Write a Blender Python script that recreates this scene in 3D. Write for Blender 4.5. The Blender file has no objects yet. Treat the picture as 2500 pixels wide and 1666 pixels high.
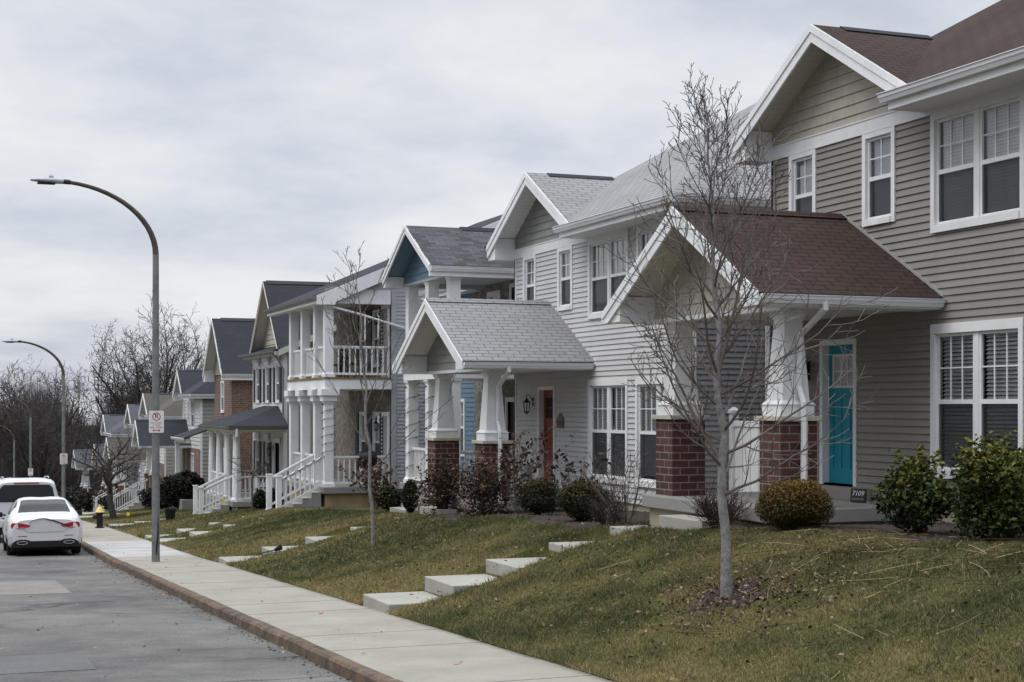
import bpy, bmesh, math, random
import numpy as np
from mathutils import Vector, Matrix
random.seed(7); RNG = np.random.default_rng(7)
R = math.radians; pi = math.pi
sc = bpy.context.scene
COL = sc.collection

# ------------------------------------------------------------------ materials
def newmat(name):
    m = bpy.data.materials.new(name); m.use_nodes = True
    nt = m.node_tree; b = nt.nodes['Principled BSDF']
    return m, nt, b
def nd(nt, t, **k):
    n = nt.nodes.new(t)
    for a, v in k.items():
        if a in n.inputs.keys() if isinstance(a, str) else False: n.inputs[a].default_value = v
        else: setattr(n, a, v)
    return n
def rgba(c): return (c[0], c[1], c[2], 1)
def mul(c, k): return tuple(min(1, x*k) for x in c)
def coords(nt, kind='UV', scale=None):
    tc = nt.nodes.new('ShaderNodeTexCoord')
    if scale is None: return tc.outputs[kind]
    mp = nt.nodes.new('ShaderNodeMapping'); mp.inputs['Scale'].default_value = scale
    nt.links.new(tc.outputs[kind], mp.inputs['Vector']); return mp.outputs['Vector']
def noise(nt, vec, s, detail=4, rough=.6):
    n = nt.nodes.new('ShaderNodeTexNoise'); n.inputs['Scale'].default_value = s
    n.inputs['Detail'].default_value = detail; n.inputs['Roughness'].default_value = rough
    nt.links.new(vec, n.inputs['Vector']); return n.outputs['Fac']
def ramp(nt, fac, stops):
    r = nt.nodes.new('ShaderNodeValToRGB')
    e = r.color_ramp.elements
    e[0].position, e[0].color = stops[0][0], rgba(stops[0][1])
    e[1].position, e[1].color = stops[-1][0], rgba(stops[-1][1])
    for p, c in stops[1:-1]:
        x = e.new(p); x.color = rgba(c)
    nt.links.new(fac, r.inputs['Fac']); return r.outputs['Color']
def mixc(nt, fac, a, b, mode='MIX'):
    m = nt.nodes.new('ShaderNodeMix'); m.data_type = 'RGBA'; m.blend_type = mode
    for sock, v in ((m.inputs[0], fac), (m.inputs[6], a), (m.inputs[7], b)):
        if isinstance(v, (int, float)): sock.default_value = v
        elif isinstance(v, tuple): sock.default_value = rgba(v)
        else: nt.links.new(v, sock)
    return m.outputs[2]
def math_(nt, op, a, b=0.0):
    m = nt.nodes.new('ShaderNodeMath'); m.operation = op
    for i, v in enumerate((a, b)):
        if isinstance(v, (int, float)): m.inputs[i].default_value = v
        else: nt.links.new(v, m.inputs[i])
    return m.outputs[0]
def bump(nt, b, h, strength=.3, dist=.02):
    n = nt.nodes.new('ShaderNodeBump'); n.inputs['Strength'].default_value = strength
    n.inputs['Distance'].default_value = dist
    nt.links.new(h, n.inputs['Height']); nt.links.new(n.outputs['Normal'], b.inputs['Normal'])
def plain(name, c, rough=.6, var=.12, s=1.5, fine=0.0, fs=60, spec=.35, metal=0.0):
    m, nt, b = newmat(name)
    v = coords(nt, 'Object')
    col = ramp(nt, noise(nt, v, s, 5), [(.3, mul(c, 1-var)), (.7, mul(c, 1+var))])
    if fine: 
        f = noise(nt, v, fs, 3)
        col = mixc(nt, 1.0, col, ramp(nt, f, [(.3, (1-fine,)*3), (.7, (1, 1, 1))]), 'MULTIPLY')
        bump(nt, b, f, .25, .004)
    nt.links.new(col, b.inputs['Base Color'])
    b.inputs['Roughness'].default_value = rough; b.inputs['Specular IOR Level'].default_value = spec
    b.inputs['Metallic'].default_value = metal
    return m
def siding_mat(name, c, var=.07, row=.1016):
    m, nt, b = newmat(name)
    v = coords(nt, 'UV'); sp = nt.nodes.new('ShaderNodeSeparateXYZ'); nt.links.new(v, sp.inputs[0])
    rw = math_(nt, 'FLOOR', math_(nt, 'DIVIDE', sp.outputs[1], row*2))
    w1 = nt.nodes.new('ShaderNodeTexWhiteNoise'); w1.noise_dimensions = '1D'; nt.links.new(rw, w1.inputs['W'])
    u = math_(nt, 'ADD', math_(nt, 'DIVIDE', sp.outputs[0], 3.4), math_(nt, 'MULTIPLY', w1.outputs['Value'], 9.0))
    cb = nt.nodes.new('ShaderNodeCombineXYZ'); nt.links.new(math_(nt, 'FLOOR', u), cb.inputs[0]); nt.links.new(rw, cb.inputs[1])
    w2 = nt.nodes.new('ShaderNodeTexWhiteNoise'); w2.noise_dimensions = '2D'; nt.links.new(cb.outputs[0], w2.inputs['Vector'])
    col = ramp(nt, w2.outputs['Value'], [(0, mul(c, .955)), (1, mul(c, 1.045))])
    seam = ramp(nt, math_(nt, 'FRACT', u), [(0, (.55,)*3), (.0025, (0,)*3)])
    col = mixc(nt, seam, col, mul(c, .5))
    o = coords(nt, 'Object')
    st = noise(nt, coords(nt, 'Object', (1.6, 1.6, .18)), 1.0, 6, .7)
    col = mixc(nt, ramp(nt, st, [(.48, (0,)*3), (.75, (.30,)*3)]), col, (c[0]*.70, c[1]*.685, c[2]*.65))
    big = noise(nt, o, .45, 4, .6)
    col = mixc(nt, 1.0, col, ramp(nt, big, [(.3, (1-var,)*3), (.7, (1+var,)*3)]), 'MULTIPLY')
    nt.links.new(col, b.inputs['Base Color'])
    wv = noise(nt, coords(nt, 'Object', (.9, .9, 3.0)), 1.0, 3, .5)
    bump(nt, b, wv, .25, .03)
    b.inputs['Roughness'].default_value = .55; b.inputs['Specular IOR Level'].default_value = .3
    return m
def shingle_mat(name, c, c2=None, tab=.30, row=.125, gap=.006, gapcol=.45, blotch=.15):
    m, nt, b = newmat(name)
    v = coords(nt, 'UV')
    br = nt.nodes.new('ShaderNodeTexBrick'); nt.links.new(v, br.inputs['Vector'])
    br.inputs['Scale'].default_value = 1; br.inputs['Brick Width'].default_value = tab
    br.inputs['Row Height'].default_value = row; br.inputs['Mortar Size'].default_value = gap
    br.inputs['Mortar Smooth'].default_value = .2; br.inputs['Bias'].default_value = 0
    br.inputs['Color1'].default_value = rgba(mul(c, .94)); br.inputs['Color2'].default_value = rgba(c2 or mul(c, 1.06))
    br.inputs['Mortar'].default_value = rgba(mul(c, gapcol))  # dark lines for tab slots, with the courses' shadow lines painted in
    o = coords(nt, 'Object')
    col = mixc(nt, 1.0, br.outputs['Color'], ramp(nt, noise(nt, o, .5, 5, .65), [(.3, (1-blotch,)*3), (.72, (1+blotch*.4,)*3)]), 'MULTIPLY')
    g = noise(nt, o, 90, 2)
    col = mixc(nt, 1.0, col, ramp(nt, g, [(.3, (.82,)*3), (.7, (1.12,)*3)]), 'MULTIPLY')
    nt.links.new(col, b.inputs['Base Color']); b.inputs['Roughness'].default_value = .92
    b.inputs['Specular IOR Level'].default_value = .15
    bump(nt, b, br.outputs['Fac'], -.5, .012)
    return m
def brick_mat(name, c1, c2, mortar, bw=.215, rh=.085, ms=.007, odd=None):
    m, nt, b = newmat(name)
    v = coords(nt, 'UV')
    br = nt.nodes.new('ShaderNodeTexBrick'); nt.links.new(v, br.inputs['Vector'])
    br.inputs['Scale'].default_value = 1; br.inputs['Brick Width'].default_value = bw
    br.inputs['Row Height'].default_value = rh; br.inputs['Mortar Size'].default_value = ms
    br.inputs['Mortar Smooth'].default_value = .15
    br.inputs['Color1'].default_value = rgba(c1); br.inputs['Color2'].default_value = rgba(c2)
    br.inputs['Mortar'].default_value = rgba(mortar)
    n = noise(nt, v, 7, 4)
    col = mixc(nt, 1.0, br.outputs['Color'], ramp(nt, n, [(.3, (.7,)*3), (.7, (1.2,)*3)]), 'MULTIPLY')
    nt.links.new(col, b.inputs['Base Color']); b.inputs['Roughness'].default_value = .85
    bump(nt, b, br.outputs['Fac'], -.6, .008)
    return m
def stone_mat(name, c):
    m, nt, b = newmat(name)
    v = coords(nt, 'UV', (5, 8, 1))
    vo = nt.nodes.new('ShaderNodeTexVoronoi'); nt.links.new(v, vo.inputs['Vector']); vo.inputs['Scale'].default_value = 1
    ed = nt.nodes.new('ShaderNodeTexVoronoi'); ed.feature = 'DISTANCE_TO_EDGE'; nt.links.new(v, ed.inputs['Vector']); ed.inputs['Scale'].default_value = 1
    bw = nt.nodes.new('ShaderNodeSeparateColor'); nt.links.new(vo.outputs['Color'], bw.inputs[0])
    col = ramp(nt, bw.outputs[0], [(0, mul(c, .6)), (.5, c), (1, mul(c, 1.35))])
    col = mixc(nt, ramp(nt, ed.outputs['Distance'], [(.02, (1, 1, 1)), (.09, (0, 0, 0))]), col, mul(c, .8))
    nt.links.new(col, b.inputs['Base Color']); b.inputs['Roughness'].default_value = .9
    bump(nt, b, ed.outputs['Distance'], .5, .03)
    return m
def glass_mat(name, tint=.75, fres=1.45):
    m, nt, b = newmat(name)
    out = nt.nodes['Material Output']
    tr = nt.nodes.new('ShaderNodeBsdfTransparent'); tr.inputs[0].default_value = (tint, tint*1.01, tint*1.02, 1)
    gl = nt.nodes.new('ShaderNodeBsdfGlossy'); gl.inputs['Roughness'].default_value = .02
    fr = nt.nodes.new('ShaderNodeFresnel'); fr.inputs['IOR'].default_value = fres
    nz = nt.nodes.new('ShaderNodeTexNoise'); nz.inputs['Scale'].default_value = 1.3
    nt.links.new(coords(nt, 'Object'), nz.inputs['Vector'])
    bp = nt.nodes.new('ShaderNodeBump'); bp.inputs['Strength'].default_value = .03; nt.links.new(nz.outputs['Fac'], bp.inputs['Height'])
    nt.links.new(bp.outputs['Normal'], gl.inputs['Normal'])
    mx = nt.nodes.new('ShaderNodeMixShader')
    nt.links.new(math_(nt, 'MINIMUM', math_(nt, 'MULTIPLY', fr.outputs[0], 2.0), .9), mx.inputs[0]); nt.links.new(tr.outputs[0], mx.inputs[1]); nt.links.new(gl.outputs[0], mx.inputs[2])
    nt.links.new(mx.outputs[0], out.inputs['Surface'])
    return m
def screen_mat(name):
    m, nt, b = newmat(name)
    out = nt.nodes['Material Output']
    tr = nt.nodes.new('ShaderNodeBsdfTransparent'); tr.inputs[0].default_value = (1, 1, 1, 1)
    df = nt.nodes.new('ShaderNodeBsdfDiffuse'); df.inputs[0].default_value = (.045, .047, .052, 1)
    mx = nt.nodes.new('ShaderNodeMixShader'); mx.inputs[0].default_value = .5
    nt.links.new(tr.outputs[0], mx.inputs[1]); nt.links.new(df.outputs[0], mx.inputs[2]); nt.links.new(mx.outputs[0], out.inputs['Surface'])
    return m
def attr_mat(name, rough=.75, trans=0.0, spec=.2):
    m, nt, b = newmat(name)
    a = nt.nodes.new('ShaderNodeAttribute'); a.attribute_name = 'Col'
    nt.links.new(a.outputs['Color'], b.inputs['Base Color'])
    b.inputs['Roughness'].default_value = rough; b.inputs['Specular IOR Level'].default_value = spec
    return m

MT = {}
MT['white'] = plain('white_trim', (.76, .765, .77), .5, .075, 2.6, .05, 14)
MT['white_soffit'] = None
def soffit_mat(name, c):
    m, nt, b = newmat(name)
    v = coords(nt, 'UV')
    w = nt.nodes.new('ShaderNodeTexWave'); w.wave_type = 'BANDS'; w.bands_direction = 'Y'; w.wave_profile = 'SAW'
    w.inputs['Scale'].default_value = 2.6; w.inputs['Distortion'].default_value = 0
    nt.links.new(v, w.inputs['Vector'])
    col = ramp(nt, w.outputs['Fac'], [(0, mul(c, .55)), (.07, c), (1, c)])
    nt.links.new(col, b.inputs['Base Color']); b.inputs['Roughness'].default_value = .6
    bump(nt, b, w.outputs['Fac'], .3, .006)
    return m
MT['soffit'] = soffit_mat('vinyl_soffit', (.70, .70, .68))
MT['soffit_tan'] = soffit_mat('tan_soffit', (.56, .54, .47))
MT['gutter'] = plain('aluminium_gutter', (.74, .75, .77), .38, .05, 2, spec=.5)
MT['flash'] = plain('lead_flashing', (.32, .31, .30), .5, .1)
MT['gutter_dark'] = plain('dark_gutter', (.17, .165, .16), .45, .08, 2, spec=.4)
MT['tan'] = siding_mat('tan_siding', (.246, .230, .206))
def shake_mat(name, c, row=.165):
    m, nt, b = newmat(name)
    v = coords(nt, 'UV'); sp = nt.nodes.new('ShaderNodeSeparateXYZ'); nt.links.new(v, sp.inputs[0])
    rw = math_(nt, 'FLOOR', math_(nt, 'DIVIDE', sp.outputs[1], row))
    wn = nt.nodes.new('ShaderNodeTexWhiteNoise'); wn.noise_dimensions = '1D'; nt.links.new(rw, wn.inputs['W'])
    u = math_(nt, 'ADD', math_(nt, 'DIVIDE', sp.outputs[0], .155), math_(nt, 'MULTIPLY', wn.outputs['Value'], 7.0))
    n1 = nt.nodes.new('ShaderNodeTexNoise'); n1.noise_dimensions = '1D'; n1.inputs['Scale'].default_value = 2.1; nt.links.new(u, n1.inputs['W'])
    u2 = math_(nt, 'ADD', u, math_(nt, 'MULTIPLY', n1.outputs['Fac'], .6))
    fr = math_(nt, 'FRACT', u2); fl = math_(nt, 'FLOOR', u2)
    w2 = nt.nodes.new('ShaderNodeTexWhiteNoise'); w2.noise_dimensions = '2D'
    cb = nt.nodes.new('ShaderNodeCombineXYZ'); nt.links.new(fl, cb.inputs[0]); nt.links.new(rw, cb.inputs[1]); nt.links.new(cb.outputs[0], w2.inputs['Vector'])
    col = ramp(nt, w2.outputs['Value'], [(0, mul(c, .93)), (1, mul(c, 1.07))])
    sl = ramp(nt, fr, [(.0, (1,)*3), (.045, (0,)*3)])
    col = mixc(nt, sl, col, mul(c, .55))
    nt.links.new(col, b.inputs['Base Color']); b.inputs['Roughness'].default_value = .6
    bump(nt, b, sl, -.4, .006)
    return m
MT['tan_shake'] = shake_mat('tan_shake', (.45, .42, .35))
MT['gray'] = siding_mat('light_gray_siding', (.53, .525, .52))
MT['gray_shake'] = shake_mat('gray_shake', (.265, .265, .255))
MT['blue_shake'] = shake_mat('blue_shake', (.115, .185, .255))
MT['bluegray'] = siding_mat('slate_blue_siding', (.40, .405, .43))
MT['side_gray'] = siding_mat('side_wall_gray', (.21, .21, .215))  # darker gray for side walls than for the fronts
MT['cream'] = siding_mat('cream_siding', (.62, .61, .575))
MT['greige'] = siding_mat('greige_siding', (.30, .29, .26))
MT['roof_brown'] = shingle_mat('brown_shingles', (.056, .038, .032), tab=.31, row=.13, gap=.010, gapcol=.30, blotch=.3)
MT['roof_gray'] = shingle_mat('pale_gray_shingles', (.265, .268, .274), (.28, .283, .289), tab=.33, row=.135, gap=.0085, gapcol=.28, blotch=.10)
MT['roof_slate'] = shingle_mat('slate_blend_shingles', (.060, .064, .070), (.105, .112, .120), tab=.30, row=.13, gapcol=.55)
MT['roof_dark'] = shingle_mat('charcoal_shingles', (.040, .043, .052), tab=.31, row=.14, gapcol=.6)
MT['roof_mid'] = shingle_mat('mid_gray_shingles', (.085, .09, .10), tab=.31, row=.14, gapcol=.6)
MT['roof_taupe'] = shingle_mat('taupe_shingles', (.095, .088, .078), tab=.31, row=.14, gapcol=.6)
MT['roof_edge'] = plain('roof_edge', (.035, .035, .04), .8)
MT['brick_pier'] = brick_mat('dark_red_brick', (.055, .021, .018), (.098, .037, .029), (.21, .19, .165), .29, .112, .0085)
MT['brick_red'] = brick_mat('orange_red_brick', (.115, .055, .040), (.185, .098, .070), (.26, .22, .19), .23, .085, .008)
MT['stone'] = stone_mat('brown_stone', (.21, .175, .145))
MT['stone_gray'] = stone_mat('gray_stone', (.20, .19, .17))
MT['limestone'] = plain('limestone_cap', (.50, .47, .39), .85, .12, 6, .15, 50)
MT['glass'] = glass_mat('window_glass', .93)
MT['carglass'] = glass_mat('car_glass', .30, 1.5)
MT['carglass2'] = plain('car_window', (.012, .014, .018), .10, .2, 2, spec=.28)
MT['screen'] = screen_mat('insect_screen')
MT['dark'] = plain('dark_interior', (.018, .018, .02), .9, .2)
MT['blind'] = plain('blind_slats', (.80, .81, .82), .6, .04)
MT['shade'] = plain('window_shade', (.70, .72, .76), .7, .04)
MT['frosted'] = plain('frosted_pane', (.42, .43, .45), .25, .2, 7)
MT['curtain'] = plain('gray_curtain', (.30, .30, .31), .8, .1)
MT['teal'] = plain('teal_paint', (.012, .25, .335), .42, .05, 2, spec=.4)
MT['red_door'] = plain('rust_red_paint', (.22, .045, .02), .45, .06, 2)
MT['black'] = plain('black_metal', (.012, .012, .013), .45, .2)
MT['shutter'] = plain('black_shutter', (.025, .026, .03), .6, .15)
MT['brass'] = plain('worn_brass', (.45, .36, .2), .35, .1, metal=.8)
MT['rubber'] = plain('rubber', (.012, .012, .012), .8, .2)
MT['carpaint'] = plain('white_car_paint', (.60, .61, .625), .22, .02, 1, spec=.6)
MT['carpaint2'] = plain('white_suv_paint', (.58, .59, .605), .25, .02, 1, spec=.6)
MT['lidpaint'] = plain('boot_lid_silver', (.56, .56, .58), .35, .05, 3, spec=.5)
MT['tail'] = plain('tail_lamp_red', (.36, .012, .02), .2, .25, 9, spec=.6)
MT['tail_dim'] = plain('reflector_red', (.30, .06, .07), .3, .1)
MT['chrome'] = plain('satin_metal', (.55, .56, .57), .3, .05, metal=.9)
MT['galv'] = plain('weathered_steel_pole', (.215, .22, .218), .6, .28, 3.5, .2, 30, metal=.25)
MT['rust_pole'] = plain('rust_stained_pole', (.085, .068, .052), .7, .35, 4, .2, 40)
MT['signwhite'] = plain('sign_white', (.72, .70, .70), .5, .05, 6)
MT['signred'] = plain('sign_red', (.33, .03, .05), .5, .1, 8)
MT['yellow'] = plain('hydrant_yellow', (.66, .50, .16), .5, .1, 6)
MT['flagyellow'] = plain('flag_yellow', (.75, .60, .02), .6, .05)
MT['bark1'] = plain('smooth_gray_bark', (.235, .225, .22), .9, .42, 11, .35, 45)
MT['twig1'] = plain('gray_brown_twigs', (.12, .098, .09), .8, .40, 3)
MT['bark_dark'] = plain('dark_bark', (.038, .033, .031), .9, .3, 4)
MT['twig_dark'] = plain('dark_twigs', (.060, .051, .047), .9, .25, .8)
MT['redpaint'] = plain('faded_red_paint', (.36, .21, .175), .9, .25, 30)
MT['wire_green'] = plain('dark_green_wire', (.03, .04, .03), .6)
MT['wood'] = plain('weathered_deck_wood', (.19, .13, .07), .8, .2, 6)
MT['leafa'] = attr_mat('leaf_colours', .65, spec=.15)
MT['leafd'] = attr_mat('dry_leaf_colours', .85, spec=.1)
MT['yard_litter'] = attr_mat('litter_colours', .9, spec=.1)
MT['grass'] = attr_mat('grass_blades', .75, spec=.15)

def concrete_mat(name, c, joints=0, stain=.25):
    m, nt, b = newmat(name)
    v = coords(nt, 'Object')
    col = ramp(nt, noise(nt, v, 1.1, 6, .65), [(.28, mul(c, .82)), (.72, mul(c, 1.1))])
    g = noise(nt, v, 55, 3)
    col = mixc(nt, 1.0, col, ramp(nt, g, [(.3, (.86,)*3), (.7, (1.06,)*3)]), 'MULTIPLY')
    sp = noise(nt, v, 6, 5, .75)
    col = mixc(nt, ramp(nt, sp, [(.60, (0, 0, 0)), (.72, (stain,)*3)]), col, mul(c, .45))
    nt.links.new(col, b.inputs['Base Color']); b.inputs['Roughness'].default_value = .9
    b.inputs['Specular IOR Level'].default_value = .2
    bump(nt, b, g, .2, .004)
    return m
MT['concrete'] = concrete_mat('porch_concrete', (.27, .265, .25))
MT['concrete_lt'] = concrete_mat('step_concrete', (.345, .335, .30), stain=.4)
MT['foundation'] = concrete_mat('stained_foundation', (.38, .345, .26), stain=.5)
MT['sidewalk'] = concrete_mat('sidewalk_concrete', (.305, .290, .248), stain=.12)
MT['sidewalk_new'] = concrete_mat('newer_sidewalk_concrete', (.40, .395, .38), stain=.08)

def kerb_mat():
    m, nt, b = newmat('kerb_rust')
    v = coords(nt, 'Object')
    col = ramp(nt, noise(nt, v, 3.0, 7, .78), [(.36, (.034, .031, .029)), (.46, (.088, .064, .045)), (.58, (.150, .105, .068)), (.7, (.21, .17, .125))])
    g = noise(nt, v, 45, 3)
    col = mixc(nt, 1.0, col, ramp(nt, g, [(.3, (.72,)*3), (.7, (1.12,)*3)]), 'MULTIPLY')
    nt.links.new(col, b.inputs['Base Color']); b.inputs['Roughness'].default_value = .92
    bump(nt, b, noise(nt, v, 9, 5), .6, .03)
    return m
MT['kerb'] = kerb_mat()
def asphalt_mat():
    m, nt, b = newmat('worn_asphalt')
    v = coords(nt, 'Object')
    col = ramp(nt, noise(nt, v, .55, 6, .7), [(.32, (.082, .080, .078)), (.5, (.132, .129, .124)), (.68, (.182, .177, .169))])
    g = noise(nt, v, 48, 4, .75)
    col = mixc(nt, 1.0, col, ramp(nt, g, [(.28, (.5,)*3), (.5, (1,)*3), (.72, (1.35,)*3)]), 'MULTIPLY')
    g2 = noise(nt, coords(nt, 'Object', (3.2, .9, 1)), 2.2, 6, .75)
    col = mixc(nt, ramp(nt, g2, [(.60, (0, 0, 0)), (.70, (.55,)*3)]), col, (.085, .085, .088))
    # transverse cracks
    vc = coords(nt, 'Object', (.10, .55, 1))
    vo = nt.nodes.new('ShaderNodeTexVoronoi'); vo.feature = 'DISTANCE_TO_EDGE'; vo.inputs['Scale'].default_value = 1.0
    ad = nt.nodes.new('ShaderNodeVectorMath'); ad.operation = 'ADD'
    nz = nt.nodes.new('ShaderNodeTexNoise'); nz.inputs['Scale'].default_value = 1.7; nz.inputs['Detail'].default_value = 6
    nt.links.new(v, nz.inputs['Vector'])
    sm = nt.nodes.new('ShaderNodeVectorMath'); sm.operation = 'SCALE'; sm.inputs['Scale'].default_value = .22
    nt.links.new(nz.outputs['Color'], sm.inputs[0]); nt.links.new(vc, ad.inputs[0]); nt.links.new(sm.outputs[0], ad.inputs[1])
    nt.links.new(ad.outputs[0], vo.inputs['Vector'])
    cr = math_(nt, 'MULTIPLY', ramp(nt, vo.outputs['Distance'], [(.0, (1,)*3), (.018, (0,)*3)]), ramp(nt, noise(nt, v, .5, 3), [(.48, (0,)*3), (.60, (.85,)*3)]))
    col = mixc(nt, cr, col, (.035, .035, .036))
    nt.links.new(col, b.inputs['Base Color']); b.inputs['Roughness'].default_value = .93
    b.inputs['Specular IOR Level'].default_value = .15
    bump(nt, b, g, .35, .006)
    return m
MT['asphalt'] = asphalt_mat()
def lawn_mat():
    m, nt, b = newmat('turf_soil')
    v = coords(nt, 'Object')
    col = ramp(nt, noise(nt, v, .6, 5, .6), [(.35, (.052, .058, .022)), (.5, (.085, .082, .032)), (.68, (.13, .11, .045))])
    col = mixc(nt, 1.0, col, ramp(nt, noise(nt, v, 22, 4, .8), [(.3, (.5,)*3), (.7, (1.3,)*3)]), 'MULTIPLY')
    nt.links.new(col, b.inputs['Base Color']); b.inputs['Roughness'].default_value = .95
    b.inputs['Specular IOR Level'].default_value = .05
    bump(nt, b, noise(nt, v, 30, 4), .8, .03)
    return m
MT['lawn'] = lawn_mat()
def mulch_mat():
    m, nt, b = newmat('dark_mulch')
    v = coords(nt, 'Object')
    g = noise(nt, v, 28, 5, .8)
    col = ramp(nt, g, [(.3, (.022, .016, .013)), (.55, (.055, .038, .03)), (.75, (.13, .09, .07))])
    nt.links.new(col, b.inputs['Base Color']); b.inputs['Roughness'].default_value = .95
    bump(nt, b, g, 1.0, .04)
    return m
MT['mulch'] = mulch_mat()

# ------------------------------------------------------------------ mesh builder
class MB:
    def __init__(s): s.v = []; s.f = []; s.m = []; s.cur = 0
    def face(s, pts):
        k = len(s.v); s.v += [tuple(p) for p in pts]; s.f.append(tuple(range(k, k+len(pts)))); s.m.append(s.cur)
    def box(s, x0, x1, y0, y1, z0, z1):
        k = len(s.v)
        s.v += [(x0,y0,z0),(x1,y0,z0),(x1,y1,z0),(x0,y1,z0),(x0,y0,z1),(x1,y0,z1),(x1,y1,z1),(x0,y1,z1)]
        for q in ((0,3,2,1),(4,5,6,7),(0,1,5,4),(1,2,6,5),(2,3,7,6),(3,0,4,7)):
            s.f.append(tuple(k+i for i in q)); s.m.append(s.cur)
    def prism(s, pts, vec):
        k = len(s.v); n = len(pts); vx, vy, vz = vec
        s.v += [tuple(p) for p in pts] + [(p[0]+vx, p[1]+vy, p[2]+vz) for p in pts]
        s.f.append(tuple(range(k, k+n))); s.m.append(s.cur)
        s.f.append(tuple(range(k+2*n-1, k+n-1, -1))); s.m.append(s.cur)
        for i in range(n):
            j = (i+1) % n
            s.f.append((k+i, k+n+i, k+n+j, k+j)); s.m.append(s.cur)
    def tube(s, path, rad, n=6, cap=True):
        path = [Vector(p) for p in path]
        if isinstance(rad, (int, float)): rad = [rad]*len(path)
        k0 = len(s.v); up = Vector((0, 0, 1)); a = None
        for i, p in enumerate(path):
            t = (path[min(i+1, len(path)-1)] - path[max(i-1, 0)])
            t = t.normalized() if t.length > 1e-9 else up
            if a is None:
                a = t.cross(Vector((1, 0, 0)) if abs(t.x) < .8 else Vector((0, 1, 0))).normalized()
            else:
                a = (a - t*a.dot(t)); a = a.normalized() if a.length > 1e-6 else t.orthogonal().normalized()
            b = t.cross(a)
            for j in range(n):
                an = 2*pi*j/n; q = p + (a*math.cos(an) + b*math.sin(an))*rad[i]
                s.v.append((q.x, q.y, q.z))
        for i in range(len(path)-1):
            for j in range(n):
                s.f.append((k0+i*n+j, k0+i*n+(j+1) % n, k0+(i+1)*n+(j+1) % n, k0+(i+1)*n+j)); s.m.append(s.cur)
        if cap:
            s.f.append(tuple(k0+j for j in range(n-1, -1, -1))); s.m.append(s.cur)
            e = k0+(len(path)-1)*n; s.f.append(tuple(e+j for j in range(n))); s.m.append(s.cur)
    def lathe(s, prof, n=16, cx=0, cy=0, cz=0):
        s.tube_z = None
        k = len(s.v)
        for r, z in prof:
            for j in range(n):
                a = 2*pi*j/n; s.v.append((cx+r*math.cos(a), cy+r*math.sin(a), cz+z))
        for i in range(len(prof)-1):
            for j in range(n):
                s.f.append((k+i*n+j, k+i*n+(j+1) % n, k+(i+1)*n+(j+1) % n, k+(i+1)*n+j)); s.m.append(s.cur)
        s.f.append(tuple(k+j for j in range(n-1, -1, -1))); s.m.append(s.cur)
        e = k+(len(prof)-1)*n; s.f.append(tuple(e+j for j in range(n))); s.m.append(s.cur)
    def frustum(s, cx, cy, z0, z1, a0, a1):
        k = len(s.v)
        for z, a in ((z0, a0), (z1, a1)):
            s.v += [(cx-a, cy-a, z), (cx+a, cy-a, z), (cx+a, cy+a, z), (cx-a, cy+a, z)]
        for q in ((0,3,2,1),(4,5,6,7),(0,1,5,4),(1,2,6,5),(2,3,7,6),(3,0,4,7)):
            s.f.append(tuple(k+i for i in q)); s.m.append(s.cur)
    def build(s, name, mats, parent=None, smooth=False, bevel=0.0, recalc=True):
        me = bpy.data.meshes.new(name); me.from_pydata(s.v, [], s.f)
        if not isinstance(mats, (list, tuple)): mats = [mats]
        for m in mats: me.materials.append(m)
        if len(mats) > 1: me.polygons.foreach_set('material_index', s.m)
        if recalc and len(s.f) < 60000:
            bm = bmesh.new(); bm.from_mesh(me); bmesh.ops.recalc_face_normals(bm, faces=bm.faces); bm.to_mesh(me); bm.free()
        add_uv(me)
        if smooth: me.polygons.foreach_set('use_smooth', [True]*len(me.polygons))
        o = bpy.data.objects.new(name, me); COL.objects.link(o)
        if parent is not None: o.parent = parent
        if bevel:
            b = o.modifiers.new('bevel', 'BEVEL'); b.width = bevel; b.segments = 2; b.limit_method = 'ANGLE'; b.angle_limit = R(40)
        if smooth: 
            try: me.set_sharp_from_angle(angle=R(42))
            except Exception: pass
        return o
def add_uv(me):
    nl = len(me.loops); 
    if nl == 0: return
    np_ = len(me.polygons)
    co = np.empty(len(me.vertices)*3); me.vertices.foreach_get('co', co); co = co.reshape(-1, 3)
    lv = np.empty(nl, int); me.loops.foreach_get('vertex_index', lv)
    nrm = np.empty(np_*3); me.polygons.foreach_get('normal', nrm); nrm = nrm.reshape(-1, 3)
    lt = np.empty(np_, int); me.polygons.foreach_get('loop_total', lt)
    fi = np.repeat(np.arange(np_), lt)
    t = np.stack([-nrm[:, 1], nrm[:, 0], np.zeros(np_)], 1)
    L = np.linalg.norm(t, axis=1); flat = L < .05
    t[flat] = (0, 1, 0); L[flat] = 1; t /= L[:, None]
    b = np.cross(nrm, t)
    p = co[lv]
    uv = np.stack([(p*t[fi]).sum(1), (p*b[fi]).sum(1)], 1)
    l = me.uv_layers.new(name='UVMap'); l.data.foreach_set('uv', uv.ravel())

def tag(o, label, cat, group=None):
    o['label'] = label; o['category'] = cat
    if group: o['group'] = group
    return o
def thing(name, label, cat, loc=(0, 0, 0), rz=0, group=None):
    o = bpy.data.objects.new(name, None); COL.objects.link(o)
    o.location = loc; o.rotation_euler = (0, 0, rz); o.empty_display_size = .3
    return tag(o, label, cat, group)
def struct(o): o['kind'] = 'structure'; return o
def stuff(o, label=None, cat=None):
    o['kind'] = 'stuff'
    if label: o['label'] = label
    if cat: o['category'] = cat
    return o
def copy_tree(o, parent=None):
    c = o.copy(); COL.objects.link(c)
    if parent is not None: c.parent = parent
    for ch in list(o.children): copy_tree(ch, c)
    return c

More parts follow.
